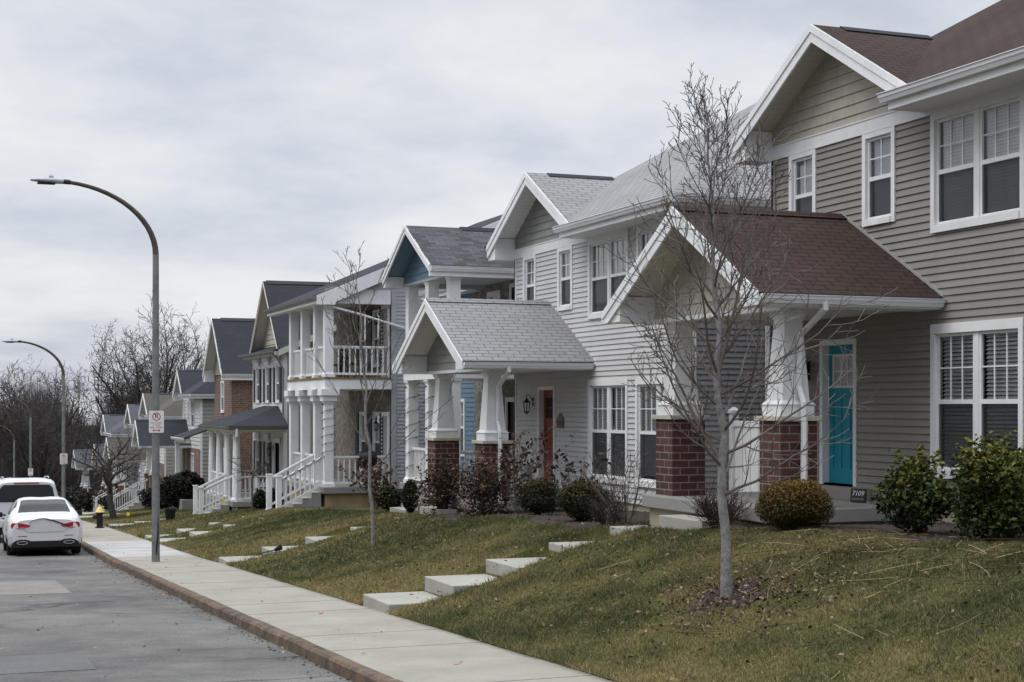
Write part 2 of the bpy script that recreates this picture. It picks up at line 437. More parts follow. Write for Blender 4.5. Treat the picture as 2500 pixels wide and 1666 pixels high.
def rawmesh(name, verts, faces_n, mat, cols=None, parent=None, uv=False):
    """verts (N*k,3) numpy, faces consecutive k-gons, cols per face"""
    k = faces_n; nv = len(verts); nf = nv//k
    me = bpy.data.meshes.new(name)
    me.vertices.add(nv); me.vertices.foreach_set('co', verts.astype(np.float32).ravel())
    me.loops.add(nv); me.loops.foreach_set('vertex_index', np.arange(nv, dtype=np.int32))
    me.polygons.add(nf); me.polygons.foreach_set('loop_start', np.arange(0, nv, k, dtype=np.int32))
    me.polygons.foreach_set('loop_total', np.full(nf, k, dtype=np.int32))
    me.update(calc_edges=True)
    me.materials.append(mat)
    if cols is not None:
        a = me.color_attributes.new('Col', 'FLOAT_COLOR', 'POINT')
        c = np.ones((nv, 4), np.float32)
        c[:, :3] = np.repeat(cols, k, 0) if len(cols) == nf else cols
        a.data.foreach_set('color', c.ravel())
    o = bpy.data.objects.new(name, me); COL.objects.link(o)
    if parent is not None: o.parent = parent
    return o

def text_mesh(name, txt, size, mat, parent, loc, rot, shear=0.0, sx=1.0):
    cu = bpy.data.curves.new(name, 'FONT'); cu.body = txt; cu.size = size; cu.align_x = 'CENTER'; cu.align_y = 'CENTER'
    cu.extrude = .0015; cu.shear = shear; cu.resolution_u = 3
    to = bpy.data.objects.new(name, cu); COL.objects.link(to)
    dg = bpy.context.evaluated_depsgraph_get(); dg.update()
    me = bpy.data.meshes.new_from_object(to.evaluated_get(dg))
    bpy.data.objects.remove(to)
    me.materials.clear(); me.materials.append(mat)
    me.transform(Matrix.Diagonal((sx, 1, 1, 1)))
    o = bpy.data.objects.new(name, me); COL.objects.link(o); o.parent = parent; o.location = loc; o.rotation_euler = rot
    return o

# ------------------------------------------------------------------ terrain functions
ZS = [(-60,.4),(0,-2.0),(33,-3.30),(57,-4.36),(70,-5.0),(110,-7.2),(142,-9.3),(180,-12),(260,-15.5),(700,-17)]
ZT = [(-60,1.6),(0,-.85),(16,-1.5),(20.5,-1.78),(26,-1.98),(34,-2.48),(44.8,-3.0),(57,-3.9),(69,-4.6),(83,-5.36),(96,-6.4),(110,-7.25),(142,-9.3),(180,-12),(260,-15.5),(700,-17)]
zsx, zsy = np.array(ZS).T; ztx, zty = np.array(ZT).T
def zs(Y): return np.interp(Y, zsx, zsy)
def zt(Y): return np.interp(Y, ztx, zty)
def off(Y): return .026*np.clip(np.asarray(Y, float)-35, 0, 260)
XE = 5.9
# front walks: (y0, y1, [(x0, x1, ztop)...])
WALKS = []
def add_walk(y1, z_first, dz=-.0):
    y0 = y1-(1.3 if y1 < 22 else 1.12); o = float(off(y1))
    ends = [5.92, 6.84, 7.78, 8.78, 9.78, 10.36]
    za = float(zs((y0+y1)/2))+.03; zb = float(zt((y0+y1)/2))-.02
    tr = []
    for i in range(5):
        z = za+.12+(zb-za-.12)*i/4-(0 if y1 < 22 else .05)
        tr.append((ends[i]+o, ends[i+1]+o+.02, z))
    WALKS.append((y0, y1, tr))
for y in (21.2, 32.5, 43.2, 45.9, 57.9, 76.0, 86.0, 97.5): add_walk(y, 0)
def hnoise(x, y):
    return (np.sin(x*1.7+y*.9)*.5+np.sin(x*.8-y*1.3+1.3)*.6+np.sin(x*3.1+y*2.3)*.25)*.022
def lawn_z(X, Y, cut=True):
    X = np.asarray(X, float); Y = np.asarray(Y, float)
    x = X-off(Y); a = zs(Y)+.035; b = zt(Y)
    t = np.clip((x-XE)/3.9, 0, 1)
    s = .6*t+.4*(t*t*(3-2*t))
    z = a+(b-a)*s + hnoise(X, Y)*np.clip(t*4, 0, 1)
    if cut:
        for (y0, y1, tr) in WALKS:
            for (xa, xb, zz) in tr:
                inside = (Y > y0) & (Y < y1) & (X >= xa-.01) & (X <= xb+.01)
                z = np.where(inside, np.minimum(z, zz-.06), z)
        z = np.where((Y > 18.5) & (Y < 20.0) & (X > 9.76) & (X < 10.4), np.minimum(z, -1.9), z)
    return z
def lz(x, y): return float(lawn_z(x, y, False))

def grid_mesh(name, xs, ys, zf, mat):
    X, Y = np.meshgrid(xs, ys); Z = zf(X, Y)
    nx, ny = len(xs), len(ys)
    v = np.stack([X.ravel(), Y.ravel(), Z.ravel()], 1)
    i = np.arange((ny-1)*(nx-1)); r, c = i//(nx-1), i % (nx-1); k = r*nx+c
    f = np.stack([k, k+1, k+nx+1, k+nx], 1)
    me = bpy.data.meshes.new(name); me.from_pydata(v.tolist(), [], f.tolist()); me.materials.append(mat)
    me.polygons.foreach_set('use_smooth', [True]*len(me.polygons))
    o = bpy.data.objects.new(name, me); COL.objects.link(o); return o

# ground: one sheet to the horizon, well below the finished surfaces near by
gx = np.concatenate([[-900, -300, -100, -40, -20], np.arange(-10, 40, 5), [60, 100, 300, 1200]]); gy = np.concatenate([np.arange(-60, 320, 10), [400, 600, 1000, 1600]])
struct(grid_mesh('ground', gx, gy, lambda X, Y: zs(Y)-.6-.5*np.clip((Y-240)/60, 0, 1), MT['lawn']))
# road
ry = np.concatenate([np.arange(-40, 60, 1.0), np.arange(60, 270, 3.0)])
def strip(name, x0, x1, dz, mat, ys=ry, nx=2, crown=0):
    ts = np.linspace(0, 1, nx)
    return struct(grid_mesh(name, ts, ys, lambda T, Y: zs(Y)+dz+crown*(1-((x0+(x1-x0)*T)+.4)**2/16.), mat)) if False else strip2(name, x0, x1, dz, mat, ys, nx, crown)
def strip2(name, x0, x1, dz, mat, ys, nx, crown):
    ts = np.linspace(x0, x1, nx); X, Y = np.meshgrid(ts, ys)
    Z = zs(Y)+dz+crown*(1-((X+.35)/4.4)**2)
    X = X+off(Y)
    nxx, ny = len(ts), len(ys)
    v = np.stack([X.ravel(), Y.ravel(), Z.ravel()], 1)
    i = np.arange((ny-1)*(nxx-1)); r, c = i//(nxx-1), i % (nxx-1); k = r*nxx+c
    f = np.stack([k, k+1, k+nxx+1, k+nxx], 1)
    me = bpy.data.meshes.new(name); me.from_pydata(v.tolist(), [], f.tolist()); me.materials.append(mat)
    o = bpy.data.objects.new(name, me); COL.objects.link(o); return struct(o)
strip('road', -4.75, 4.04, -.135, MT['asphalt'], ry, 9, .05)
def kerb(name, xf, sgn):
    m = MB(); random.seed(3)
    ys = np.arange(-40, 200, .45); prev = None
    for y in ys:
        o_ = float(off(y)); z = float(zs(y)); j = random.uniform(-.012, .012); jz = random.uniform(-.008, .006)
        ring = [(xf+o_+j, y, z-.25), (xf+o_+j+.012*sgn, y, z-.02+jz), (xf+o_+.04*sgn+j, y, z+.008+jz), (xf+o_+.15*sgn, y, z+.012+jz), (xf+o_+.165*sgn, y, z-.02)]
        if prev and random.random() > .0 and int(round((y+40)/.45)) % 7:
            for i in range(4): m.face([prev[i], ring[i], ring[i+1], prev[i+1]])
        if not int(round((y+40)/.45)) % 7 and prev:
            r2 = [(p[0]+random.uniform(-.004, .004), p[1]-.012, p[2]+random.uniform(-.004, .004)) for p in ring]
            for i in range(4): m.face([prev[i], r2[i], r2[i+1], prev[i+1]])
            m.face(r2[::-1]); m.face(ring)
        prev = ring
    o = m.build(name, MT['kerb'], recalc=False)
    return struct(o)
kerb('kerb', 4.0, 1); kerb('kerb', -4.75, -1)
# sidewalk in poured bays
def sidewalk(name, x0, x1):
    m = MB(); y = -40.0; k = 0
    while y < 220:
        L = 1.52; o0, o1 = float(off(y)), float(off(y+L))
        m.cur = 1 if (34.5 < y < 45) else 0
        z0, z1 = float(zs(y)), float(zs(y+L)); g = .006
        e0 = .002*((k*7) % 3-1)
        pts = [(x0+o0, y+g, z0+e0), (x1+o0, y+g, z0+e0), (x1+o1, y+L-g, z1+e0), (x0+o1, y+L-g, z1+e0)]
        m.prism([(p[0], p[1], p[2]-.12) for p in pts], (0, 0, .12))
        y += L; k += 1
    return struct(m.build(name, [MT['sidewalk'], MT['sidewalk_new']]))
sidewalk('sidewalk', 4.168, XE+.02); sidewalk('sidewalk', -6.4, -4.92)
# patches on the road
def road_z(X, Y): return zs(Y)-.135+.05*(1-((X-off(Y)+.35)/4.4)**2)
def sheet(name, poly, zf, mat, dz=.004, n=10):
    (x0, y0), (x1, y1) = poly
    return struct(grid_mesh(name, np.linspace(x0, x1, n), np.linspace(y0, y1, n), lambda X, Y: zf(X, Y)+dz, mat))
MT['patch'] = plain('asphalt_patch', (.135, .135, .14), .95, .15, 2, .35, 45)
MT['patch2'] = plain('pale_patch', (.23, .215, .195), .95, .12, 2, .35, 45)
sheet('road_patch', ((-3.5, 16.6), (1.75, 18.2)), road_z, MT['patch'])
sheet('road_patch', ((-3.5, 27.2), (2.45, 30.5)), road_z, MT['patch2'])
# lawn
wl = []
for (y0, y1, tr) in WALKS: wl += [y0-.03, y0-.005, y0+.005, y1-.005, y1+.005, y1+.03]
ly = np.unique(np.round(np.concatenate([np.arange(-30, 50, .28), np.arange(50, 130, .8), np.arange(130, 301, 5), wl]), 4))
lxr = np.unique(np.round(np.concatenate([[XE], np.arange(XE+.03, 10.6, .12), np.arange(10.6, 14, .5), [16, 20, 30, 45, 70]]), 4))
def lawn_grid():
    T, Y = np.meshgrid(lxr, ly); X = T+off(Y); Z = lawn_z(X, Y); Z[:, 0] -= .12
    nx, ny = len(lxr), len(ly)
    v = np.stack([X.ravel(), Y.ravel(), Z.ravel()], 1)
    i = np.arange((ny-1)*(nx-1)); r, c = i//(nx-1), i % (nx-1); k = r*nx+c
    f = np.stack([k, k+1, k+nx+1, k+nx], 1)
    me = bpy.data.meshes.new('lawn'); me.from_pydata(v.tolist(), [], f.tolist()); me.materials.append(MT['lawn'])
    me.polygons.foreach_set('use_smooth', [True]*len(me.polygons))
    o = bpy.data.objects.new('lawn', me); COL.objects.link(o); return struct(o)
lawn_grid()
ol = grid_mesh('opposite_lawn', np.array([-60, -30, -15, -9, -6.4]), np.arange(-40, 301, 6.0), lambda X, Y: zs(Y)+.02+np.clip((-6.4-X)/8, 0, 1)*.8, MT['lawn'])
struct(ol)
# concrete walks with steps
wnames = ['tan house with the teal door', 'pale gray house with the rust red door', 'blue gabled house', 'house with the white two-storey balcony', 'house with black shutters', 'brick gabled house', 'charcoal-roofed house with tapered porch columns', 'taupe-roofed house far down the row']
for (y0, y1, tr), wn in zip(WALKS, wnames):
    root = thing('front_walk', 'stepped concrete front walk climbing to the '+wn, 'steps', (tr[0][0], (y0+y1)/2, tr[0][2]), 0, 'concrete front walks')
    for i, (xa, xb, z) in enumerate(tr):
        m = MB(); w0 = y0+.02; w1 = y1-.0
        m.box(xa-root.location.x, xb-root.location.x+(.0), w0-root.location.y, w1-root.location.y, -.45+z-root.location.z, z-root.location.z)
        m.build('step', MT['concrete_lt'], root, bevel=.012)
    if abs(y1-21.2) < .1:
        xa, xb, z = tr[-1]; m = MB()
        m.box(xa+.02-root.location.x, xb-root.location.x, 18.55-root.location.y, y0+.015-root.location.y, z-.45-root.location.z, z-root.location.z)
        m.build('landing', MT['concrete_lt'], root, bevel=.012)

# ------------------------------------------------------------------ houses
def clip_iv(a0, a1, cuts):
    iv = [(a0, a1)]
    for c0, c1 in cuts:
        nx = []
        for x, y in iv:
            if c1 <= x or c0 >= y: nx.append((x, y)); continue
            if c0 > x: nx.append((x, c0))
            if c1 < y: nx.append((c1, y))
        iv = nx
    return [i for i in iv if i[1]-i[0] > 1e-4]
class House:
    def __init__(s, name, label, X, Y, Z, rz=0, sy=1.0, group=None):
        s.root = thing(name, label, 'house', (X, Y, Z), rz, group); s.root.scale = (1, sy, 1)
        s.holes = []; s.sholes = []
    def p(s, u, o, w): return (-o, -u, w)
    def box(s, m, u0, u1, o0, o1, w0, w1): m.box(-o1, -o0, -u1, -u0, w0, w1)
    def bx(s, name, mat, *b, parent=None, bevel=0.0):
        m = MB(); s.box(m, *b); return m.build(name, mat, parent or s.root, bevel=bevel)
    def siding(s, m, a0, a1, w0, w1, exp, pf, holes=(), lims=None, depth=.015):
        n = max(1, round((w1-w0)/exp)); e = (w1-w0)/n
        for i in range(n):
            wb = w0+i*e; wt = wb+e
            br = sorted(set([wb, wt]+[h for ho in holes for h in ho[2:4] if wb < h < wt]))
            for k in range(len(br)-1):
                b, t = br[k], br[k+1]; mid = (b+t)/2
                cuts = [(h[0], h[1]) for h in holes if h[2] < mid < h[3]]
                ob = .002+depth*(1-(b-wb)/e); ot = .002+depth*(1-(t-wb)/e)
                if lims:
                    lb, lt = lims(b), lims(t)
                    m.face([pf(lb[0], ob, b), pf(lb[1], ob, b), pf(lt[1], ot, t), pf(lt[0], ot, t)])
                    if b == wb: m.face([pf(lb[0], .002, b), pf(lb[1], .002, b), pf(lb[1], ob, b), pf(lb[0], ob, b)])
                else:
                    for x, y in clip_iv(a0, a1, cuts):
                        m.face([pf(x, ob, b), pf(y, ob, b), pf(y, ot, t), pf(x, ot, t)])
                        if b == wb: m.face([pf(x, .002, b), pf(y, .002, b), pf(y, ob, b), pf(x, ob, b)])
    def front(s, m, u0, u1, w0, w1, exp, o=0, **k): s.siding(m, u0, u1, w0, w1, exp, lambda a, out, w: s.p(a, o+out, w), s.holes, **k)
    def right(s, m, o0, o1, w0, w1, exp, u, **k): s.siding(m, o0, o1, w0, w1, exp, lambda a, out, w: s.p(u+out, a, w), s.sholes, **k)
    def left(s, m, o0, o1, w0, w1, exp, u, **k): s.siding(m, o0, o1, w0, w1, exp, lambda a, out, w: s.p(u-out, a, w), (), **k)
    def flatwall(s, m, u0, u1, w0, w1, o=0, holes=None):
        hs = s.holes if holes is None else holes
        br = sorted(set([w0, w1]+[h for ho in hs for h in ho[2:4] if w0 < h < w1]))
        for k in range(len(br)-1):
            b, t = br[k], br[k+1]
            for x, y in clip_iv(u0, u1, [(h[0], h[1]) for h in hs if h[2] < (b+t)/2 < h[3]]):
                m.face([s.p(x, o, b), s.p(y, o, b), s.p(y, o, t), s.p(x, o, t)])
    def window(s, u0, u1, w0, w1, cols=2, style='blind', o=0, nv=2, nh=1, t=.085, head=None, sill=None, detail=True, grid_low=False):
        """double-hung unit(s) in a hole; outer trim u0..u1, w0..w1"""
        head = head or t; sill = sill or t
        s.holes.append((u0+.03, u1-.03, w0+.03, w1-.03))
        m = MB(); P = .035; B = s.box
        B(m, u0, u0+t, o, o+P, w0, w1); B(m, u1-t, u1, o, o+P, w0, w1)
        B(m, u0+t, u1-t, o, o+P-.001, w1-head, w1); B(m, u0+t, u1-t, o, o+P+.02, w0, w0+sill)
        # jamb returns
        B(m, u0+.03, u0+t, o-.10, o-.001, w0+.03, w1-.03); B(m, u1-t, u1-.03, o-.10, o-.001, w0+.03, w1-.03)
        B(m, u0+t, u1-t, o-.10, o-.001, w1-head, w1-.03); B(m, u0+t, u1-t, o-.10, o-.001, w0+.03, w0+sill)
        W = m.build('window', MT['white'], s.root)
        a0, a1, b0, b1 = u0+t, u1-t, w0+sill, w1-head
        mull = .085; cw = (a1-a0-mull*(cols-1))/cols; wm = (b0+b1)/2
        fr = MB(); gl = MB(); sc_ = MB(); bl = MB(); rw = random.Random(int(u0*97+w0*31+b1*7)); tl0 = rw.uniform(.021, .029)
        for c in range(cols):
            x0 = a0+c*(cw+mull); x1 = x0+cw
            if c: B(fr, x0-mull, x0, o-.08, o+.004, b0, b1)
            f = .042
            B(fr, x0, x0+f, o-.045, o-.008, b0, b1); B(fr, x1-f, x1, o-.045, o-.008, b0, b1)
            B(fr, x0+f, x1-f, o-.045, o-.009, b1-f, b1); B(fr, x0+f, x1-f, o-.055, o-.009, b0, b0+f)
            B(fr, x0+f, x1-f, o-.050, o-.007, wm-.03, wm+.03)
            g0, g1 = x0+f, x1-f
            if detail:
                rng = [(wm+.03, b1-f)] + ([(b0+f, wm-.03)] if grid_low else [])
                for (q0, q1) in rng:
                    for i in range(nv):
                        xx = g0+(g1-g0)*(i+1)/(nv+1); B(fr, xx-.009, xx+.009, o-.034, o-.022, q0, q1)
                    for i in range(nh):
                        ww = q0+(q1-q0)*(i+1)/(nh+1); B(fr, g0, g1, o-.0345, o-.0225, ww-.009, ww+.009)
            gl.face([s.p(g0, o-.036, b0+f), s.p(g1, o-.036, b0+f), s.p(g1, o-.036, b1-f), s.p(g0, o-.036, b1-f)])
            if style != 'bare' and not grid_low:
                sc_.face([s.p(g0, o-.014, b0+f), s.p(g1, o-.014, b0+f), s.p(g1, o-.014, wm-.03), s.p(g0, o-.014, wm-.03)])
            if style == 'blind':
                z = b1-.07; k = 0
                bz = b0+.03+(rw.random() < .35)*rw.uniform(.0, .3)
                while z > bz:
                    tl = tl0+rw.uniform(-.002, .002)
                    bl.face([s.p(g0+.006, o-.075, z-tl), s.p(g1-.006, o-.075, z-tl), s.p(g1-.006, o-.115, z+tl), s.p(g0+.006, o-.115, z+tl)])
                    z -= .052; k += 1
                B(bl, g0, g1, o-.12, o-.07, b1-.06, b1-.01)
            elif style == 'closed':
                z = b1-.03
                while z > b0+.04:
                    bl.face([s.p(g0, o-.085, z-.024), s.p(g1, o-.085, z-.024), s.p(g1, o-.10, z+.024), s.p(g0, o-.10, z+.024)])
                    z -= .046
            elif style == 'shade':
                bl.face([s.p(g0, o-.1, b0), s.p(g1, o-.1, b0), s.p(g1, o-.1, b1-.04), s.p(g0, o-.1, b1-.04)])
        fr.build('sash', MT['white'], W); gl.build('pane', MT['glass'], W, recalc=False)
        if sc_.v: sc_.build('insect_screen', MT['screen'], W)
        if bl.v: bl.build('blind', MT['shade'] if style == 'shade' else MT['blind'], W, recalc=False)
        return W
    def slab(s, pts, th, mats, name='roof', parent=None):
        """roof plane: pts (u,o,w) top polygon, thickness th downwards"""
        m = MB(); a = [s.p(*q) for q in pts]; b = [(q[0], q[1], q[2]-th) for q in a]
        m.cur = 0; m.face(a); m.cur = 1; m.face(b[::-1]); m.cur = 2
        for i in range(len(a)):
            j = (i+1) % len(a); m.face([a[i], b[i], b[j], a[j]])
        return m.build(name, mats, parent or s.root)
    def slabs(s, polys, th, mats, name='roof', parent=None):
        m = MB()
        for pts in polys:
            a = [s.p(*q) for q in pts]; b = [(q[0], q[1], q[2]-th) for q in a]
            m.cur = 0; m.face(a); m.cur = 1; m.face(b[::-1]); m.cur = 2
            for i in range(len(a)):
                j = (i+1) % len(a); m.face([a[i], b[i], b[j], a[j]])
        return m.build(name, mats, parent or s.root)
    def gutter(s, path, mat, parent=None, dirn=None, size=.11):
        """K gutter along a straight line a->b (u,o,w of its back top edge); dirn=(du,do) outward"""
        (a, b) = path; du, do = dirn; m = MB(); k = size/.11
        prof = [(0, 0), (0, -.10), (.055, -.10), (.075, -.055), (.085, -.05), (.09, -.012), (.105, -.008), (.105, 0)]
        q = [s.p(a[0]+du*x*k, a[1]+do*x*k, a[2]+z*k) for x, z in prof]
        e = s.p(*b); st = s.p(*a); m.prism(q, (e[0]-st[0], e[1]-st[1], e[2]-st[2]))
        return m.build('gutter', mat, parent or s.root)
    def barge(s, uc, half, wr, pitch, o, width, mat=None, plumb=True, name='bargeboard', th=.035, wbot=None):
        m = MB(); v = width*math.sqrt(1+pitch*pitch)
        for sg in (-1, 1):
            f = half; lo = wr-pitch*f-v
            for (off_, vv, thk, up, ex) in ((0, v, th, 0, 0), (.018, v*.42, .017, .004, .01)):
                pts = [(uc, o+off_, wr+up), (uc+sg*(f+ex), o+off_, wr-pitch*f+up)]
                bot = wr-pitch*f-vv
                if wbot is not None and bot < wbot:
                    pts += [(uc+sg*(f+ex), o+off_, wbot), (uc+sg*(wr-vv-wbot)/pitch, o+off_, wbot)]
                else: pts.append((uc+sg*(f+ex), o+off_, bot))
                pts.append((uc, o+off_, wr-vv))
                m.prism([s.p(*q) for q in pts], (thk, 0, 0))
        return m.build(name, mat or MT['white'], s.root)
    def downspout(s, path, mat, r=.042, parent=None):
        m = MB(); m.tube([s.p(*q) for q in path], r, 6); return m.build('downspout', mat, parent or s.root)
    def railing(s, a, b, wa, wb, h=.92, mat=None, sp=.115, name='railing', parent=None, lights=False):
        """a,b=(u,o) ends; wa,wb floor heights"""
        m = MB(); mat = mat or MT['white']
        A = Vector(s.p(a[0], a[1], wa)); Bv = Vector(s.p(b[0], b[1], wb)); d = Bv-A; L = math.hypot(d.x, d.y)
        n = Vector((-d.y, d.x, 0)).normalized()
        def bar(z0, z1, w):
            q = [A+n*w+Vector((0, 0, z0)), A-n*w+Vector((0, 0, z0)), A-n*w+Vector((0, 0, z1)), A+n*w+Vector((0, 0, z1))]
            m.prism([tuple(x) for x in q], tuple(d))
        bar(h-.055, h, .045); bar(h-.085, h-.055, .025); bar(.07, .14, .025)
        k = max(2, int(L/sp))
        for i in range(1, k):
            c = A+d*(i/k)
            t = Vector((d.x, d.y, 0)).normalized()*.019
            w_ = n*.019
            q = [c+t+w_, c-t+w_, c-t-w_, c+t-w_]
            m.prism([(x.x, x.y, x.z+.13) for x in q], (0, 0, h-.2))
        return m.build(name, mat, parent or s.root)
    def post(s, u, o, w0, w1, a=.065, cap=True, mat=None, name='newel_post'):
        m = MB(); s.box(m, u-a, u+a, o-a, o+a, w0, w1)
        if cap: s.box(m, u-a-.02, u+a+.02, o-a-.02, o+a+.02, w1, w1+.035); s.box(m, u-a-.03, u+a+.03, o-a-.03, o+a+.03, w0, w0+.1)
        return m.build(name, mat or MT['white'], s.root)
    def column(s, u, o, w0, w1, a=.13, base=.17, name='porch_column'):
        m = MB(); cx, cy = -o, -u
        m.box(cx-a, cx+a, cy-a, cy+a, w0, w1)
        m.box(cx-base, cx+base, cy-base, cy+base, w0, w0+.09); m.frustum(cx, cy, w0+.09, w0+.15, base-.01, a)
        m.frustum(cx, cy, w1-.12, w1-.05, a, base-.02); m.box(cx-base+.01, cx+base-.01, cy-base+.01, cy+base-.01, w1-.05, w1)
        return m.build(name, MT['white'], s.root)

def lantern_mesh(m, x, y, z, k=1.0):
    # wall lantern: back plate on +x side, scroll arm, cage
    m.box(x+.0*k, x+.03*k, y-.05*k, y+.05*k, z-.12*k, z+.14*k)
    pts = [(x, y, z+.02*k), (x-.06*k, y, z+.12*k), (x-.13*k, y, z+.2*k), (x-.19*k, y, z+.16*k), (x-.17*k, y, z+.08*k)]
    m.tube(pts, .012*k, 5)
    cx = x-.17*k
    m.lathe([(.012*k, .1*k), (.03*k, .07*k), (.05*k, .045*k), (.10*k, .0), (.105*k, -.02*k)], 8, cx, y, z)
    for i in range(6):
        a = 2*pi*i/6; m.tube([(cx+.09*k*math.cos(a), y+.09*k*math.sin(a), z-.02*k), (cx+.07*k*math.cos(a), y+.07*k*math.sin(a), z-.25*k)], .007*k, 4)
    m.lathe([(.075*k, -.25*k), (.075*k, -.275*k), (.03*k, -.29*k), (.012*k, -.33*k)], 8, cx, y, z)

def house_a(name, label, X, Y, Z, W, wall, wallside, shake, roof, door, rz=0, sy=1.0, soffit='soffit', far=False, brick_low=False, win_low='blind', win_up='closed', stairs=0, second=True, gut='gutter', doorglass='light', group=None):
    H = House(name, label, X, Y, Z, rz, sy, group); r = H.root; B = H.box
    uc = 1.97; half = 2.38; pit = .575; wr = 6.72; we = 5.36; mp = .62
    ex = .1016 if not far else .2; dp = .021 if not far else .03
    R3 = [MT[roof], MT[soffit], MT['roof_edge']]
    # windows
    H.window(.51, 1.27, 3.72, 5.06, 1, 'shade', nv=1)
    H.window(2.5, 3.29, 3.72, 5.06, 1, 'shade', nv=1)
    H.window(4.1, 5.98, 3.46, 5.17, 2, win_up, head=.20, sill=.10)
    if second and W > 8: H.window(6.35, 8.1, 3.46, 5.17, 2, win_up, head=.20, sill=.10)
    H.window(4.1, 5.95, .19, 2.24, 2, win_low, head=.13, sill=.11)
    if second and W > 8: H.window(6.3, 8.1, .19, 2.24, 2, win_low, head=.13, sill=.11)
    # door
    d0, d1 = 1.38, 2.34; H.holes.append((d0+.04, d1-.04, -.05, 2.09))
    m = MB(); B(m, d0, d0+.075, 0, .03, -.02, 2.13); B(m, d1-.075, d1, 0, .03, -.02, 2.13); B(m, d0+.075, d1-.075, 0, .029, 2.055, 2.13)
    B(m, d0+.04, d0+.075, -.16, -.001, 0, 2.09); B(m, d1-.075, d1-.04, -.16, -.001, 0, 2.09); B(m, d0+.075, d1-.075, -.16, -.001, 2.055, 2.09)
    m.build('door_frame', MT['white'], r)
    m = MB(); a, b = d0+.075, d1-.075; do = -.105
    B(m, a, b, do-.04, do, 0.0, 2.055); wd = b-a
    # raised stiles and rails of a craftsman door
    for x0, x1, z0, z1 in ((a, a+.11, .0, 2.05), (b-.11, b, .0, 2.05), (a+.11, b-.11, .0, .22), (a+.11, b-.11, 1.30, 1.42), (a+.11, b-.11, 1.92, 2.05), (a+.33*wd-.0, a+.33*wd+.06, .22, 1.30), (a+.62*wd, a+.62*wd+.06, .22, 1.30)):
        B(m, x0, x1, do, do+.012, z0, z1)
    D = m.build('door', MT[door], r)
    m = MB(); g0, g1, h0, h1 = a+.13, b-.13, 1.45, 1.89
    B(m, g0-.03, g1+.03, do, do+.02, h0-.03, h0); B(m, g0-.03, g1+.03, do, do+.02, h1, h1+.03); B(m, g0-.03, g0, do, do+.0195, h0, h1); B(m, g1, g1+.03, do, do+.0195, h0, h1)
    for i in (1, 2): B(m, g0+(g1-g0)*i/3-.008, g0+(g1-g0)*i/3+.008, do+.003, do+.016, h0, h1)
    B(m, g0, g1, do+.003, do+.0155, (h0+h1)/2-.008, (h0+h1)/2+.008)
    m.build('door_light_frame', MT['white'] if doorglass == 'light' else MT[door], D)
    m = MB(); B(m, g0, g1, do+.002, do+.006, h0, h1); m.build('door_pane', MT['frosted'] if doorglass == 'light' else MT['dark'], D)
    m = MB(); m.lathe([(.028, 0), (.028, .02)], 10, 0, 0, 0)
    m = MB(); y = -(b-.055); x = -(do+.012); m.box(x-.012, x, y-.025, y+.025, .93, 1.10); m.tube([(x-.01, y, 1.0), (x-.05, y, 1.0), (x-.05, y+.08, 1.0)], .011, 6); m.box(x-.02, x, y-.025, y+.025, 1.14, 1.19)
    m.build('door_handle', MT['brass'], D)
    # walls
    m = MB(); m.cur = 0
    if brick_low:
        H.front(m, 0, W, 2.45, 5.07, ex, depth=dp)
        mb = MB(); H.flatwall(mb, 0, W, -2.2, 2.45, .05); mb.build('brick_wall', MT['brick_red'], r)
    else: H.front(m, 0, W, -.15, 5.07, ex, depth=dp)
    H.front(m, 3.95, W, 5.07, 5.30, ex, depth=dp)
    H.right(m, -12, 0, -.15, 5.30, ex, W, depth=dp) if wallside == wall else None
    H.left(m, -12, 0, -.15, 5.30, .2, 0, depth=dp)
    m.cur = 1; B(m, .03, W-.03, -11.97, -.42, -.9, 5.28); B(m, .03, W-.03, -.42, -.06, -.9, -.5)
    for (h0, h1, q0, q1) in H.holes: pass
    m.build('wall', [MT[wall], MT['dark']], r, recalc=False)
    if wallside != wall:
        m = MB(); H.right(m, -12, 0, -.15, 5.30, ex, W, depth=dp); m.build('side_wall', MT[wallside], r, recalc=False)
    m = MB(); B(m, -.02, .09, .004, .03, -.15, 5.07) ; B(m, -.025, .03, -.09, .03, -.15, 5.07)
    m.build('corner_board', MT['white'] if wall == 'gray' else MT[wall], r); m = MB()
    B(m, W-.09, W+.02, .004, .0305, -.15, 5.2); B(m, W+.004, W+.03, -.09, .0305, -.15, 5.2)
    m.build('corner_board', MT['white'] if wall == 'gray' else MT[wall], r)
    H.bx('foundation', MT['foundation'], .06, W-.06, -11.9, -.02, -2.6, -.15)
    # gable wall, frieze
    m = MB()
    H.front(m, 0, 0, 5.22, 5.22+.16*8, .16, o=.01, lims=lambda w: (max(0, uc-(wr-.06-w)/pit), min(2*uc, uc+max(.01, (wr-.06-w)/pit))), depth=.02)
    m.build('gable_wall', MT[shake], r, recalc=False)
    m = MB(); B(m, -.0, 4.12, .0, .038, 5.05, 5.24); B(m, -.0, 4.12, .0, .05, 5.24, 5.262); m.build('frieze_board', MT['white'], r)
    # upper gable roof
    of = .55; ef = .60; tr = (wr-we)/mp; ob = ef-tr
    gl = lambda sg: [(uc, of, wr), (uc+sg*half, of, wr-pit*half), (uc+sg*half, (.5 if sg > 0 else -2.), wr-pit*half), (uc, ob-.1, wr)]
    G = H.slabs([gl(-1), gl(1)], .06, R3, 'gable_roof')
    m = MB()
    for k in range(9): m.box(-of+.35+.30*k, -of+.35+.30*k+.28, -uc-.13, -uc+.13, wr-.03, wr+.035) if 0 else None
    rp = [H.p(uc-.17, 0, wr-.085), H.p(uc, 0, wr+.008), H.p(uc+.17, 0, wr-.085), H.p(uc+.15, 0, wr-.09), H.p(uc-.15, 0, wr-.09)]
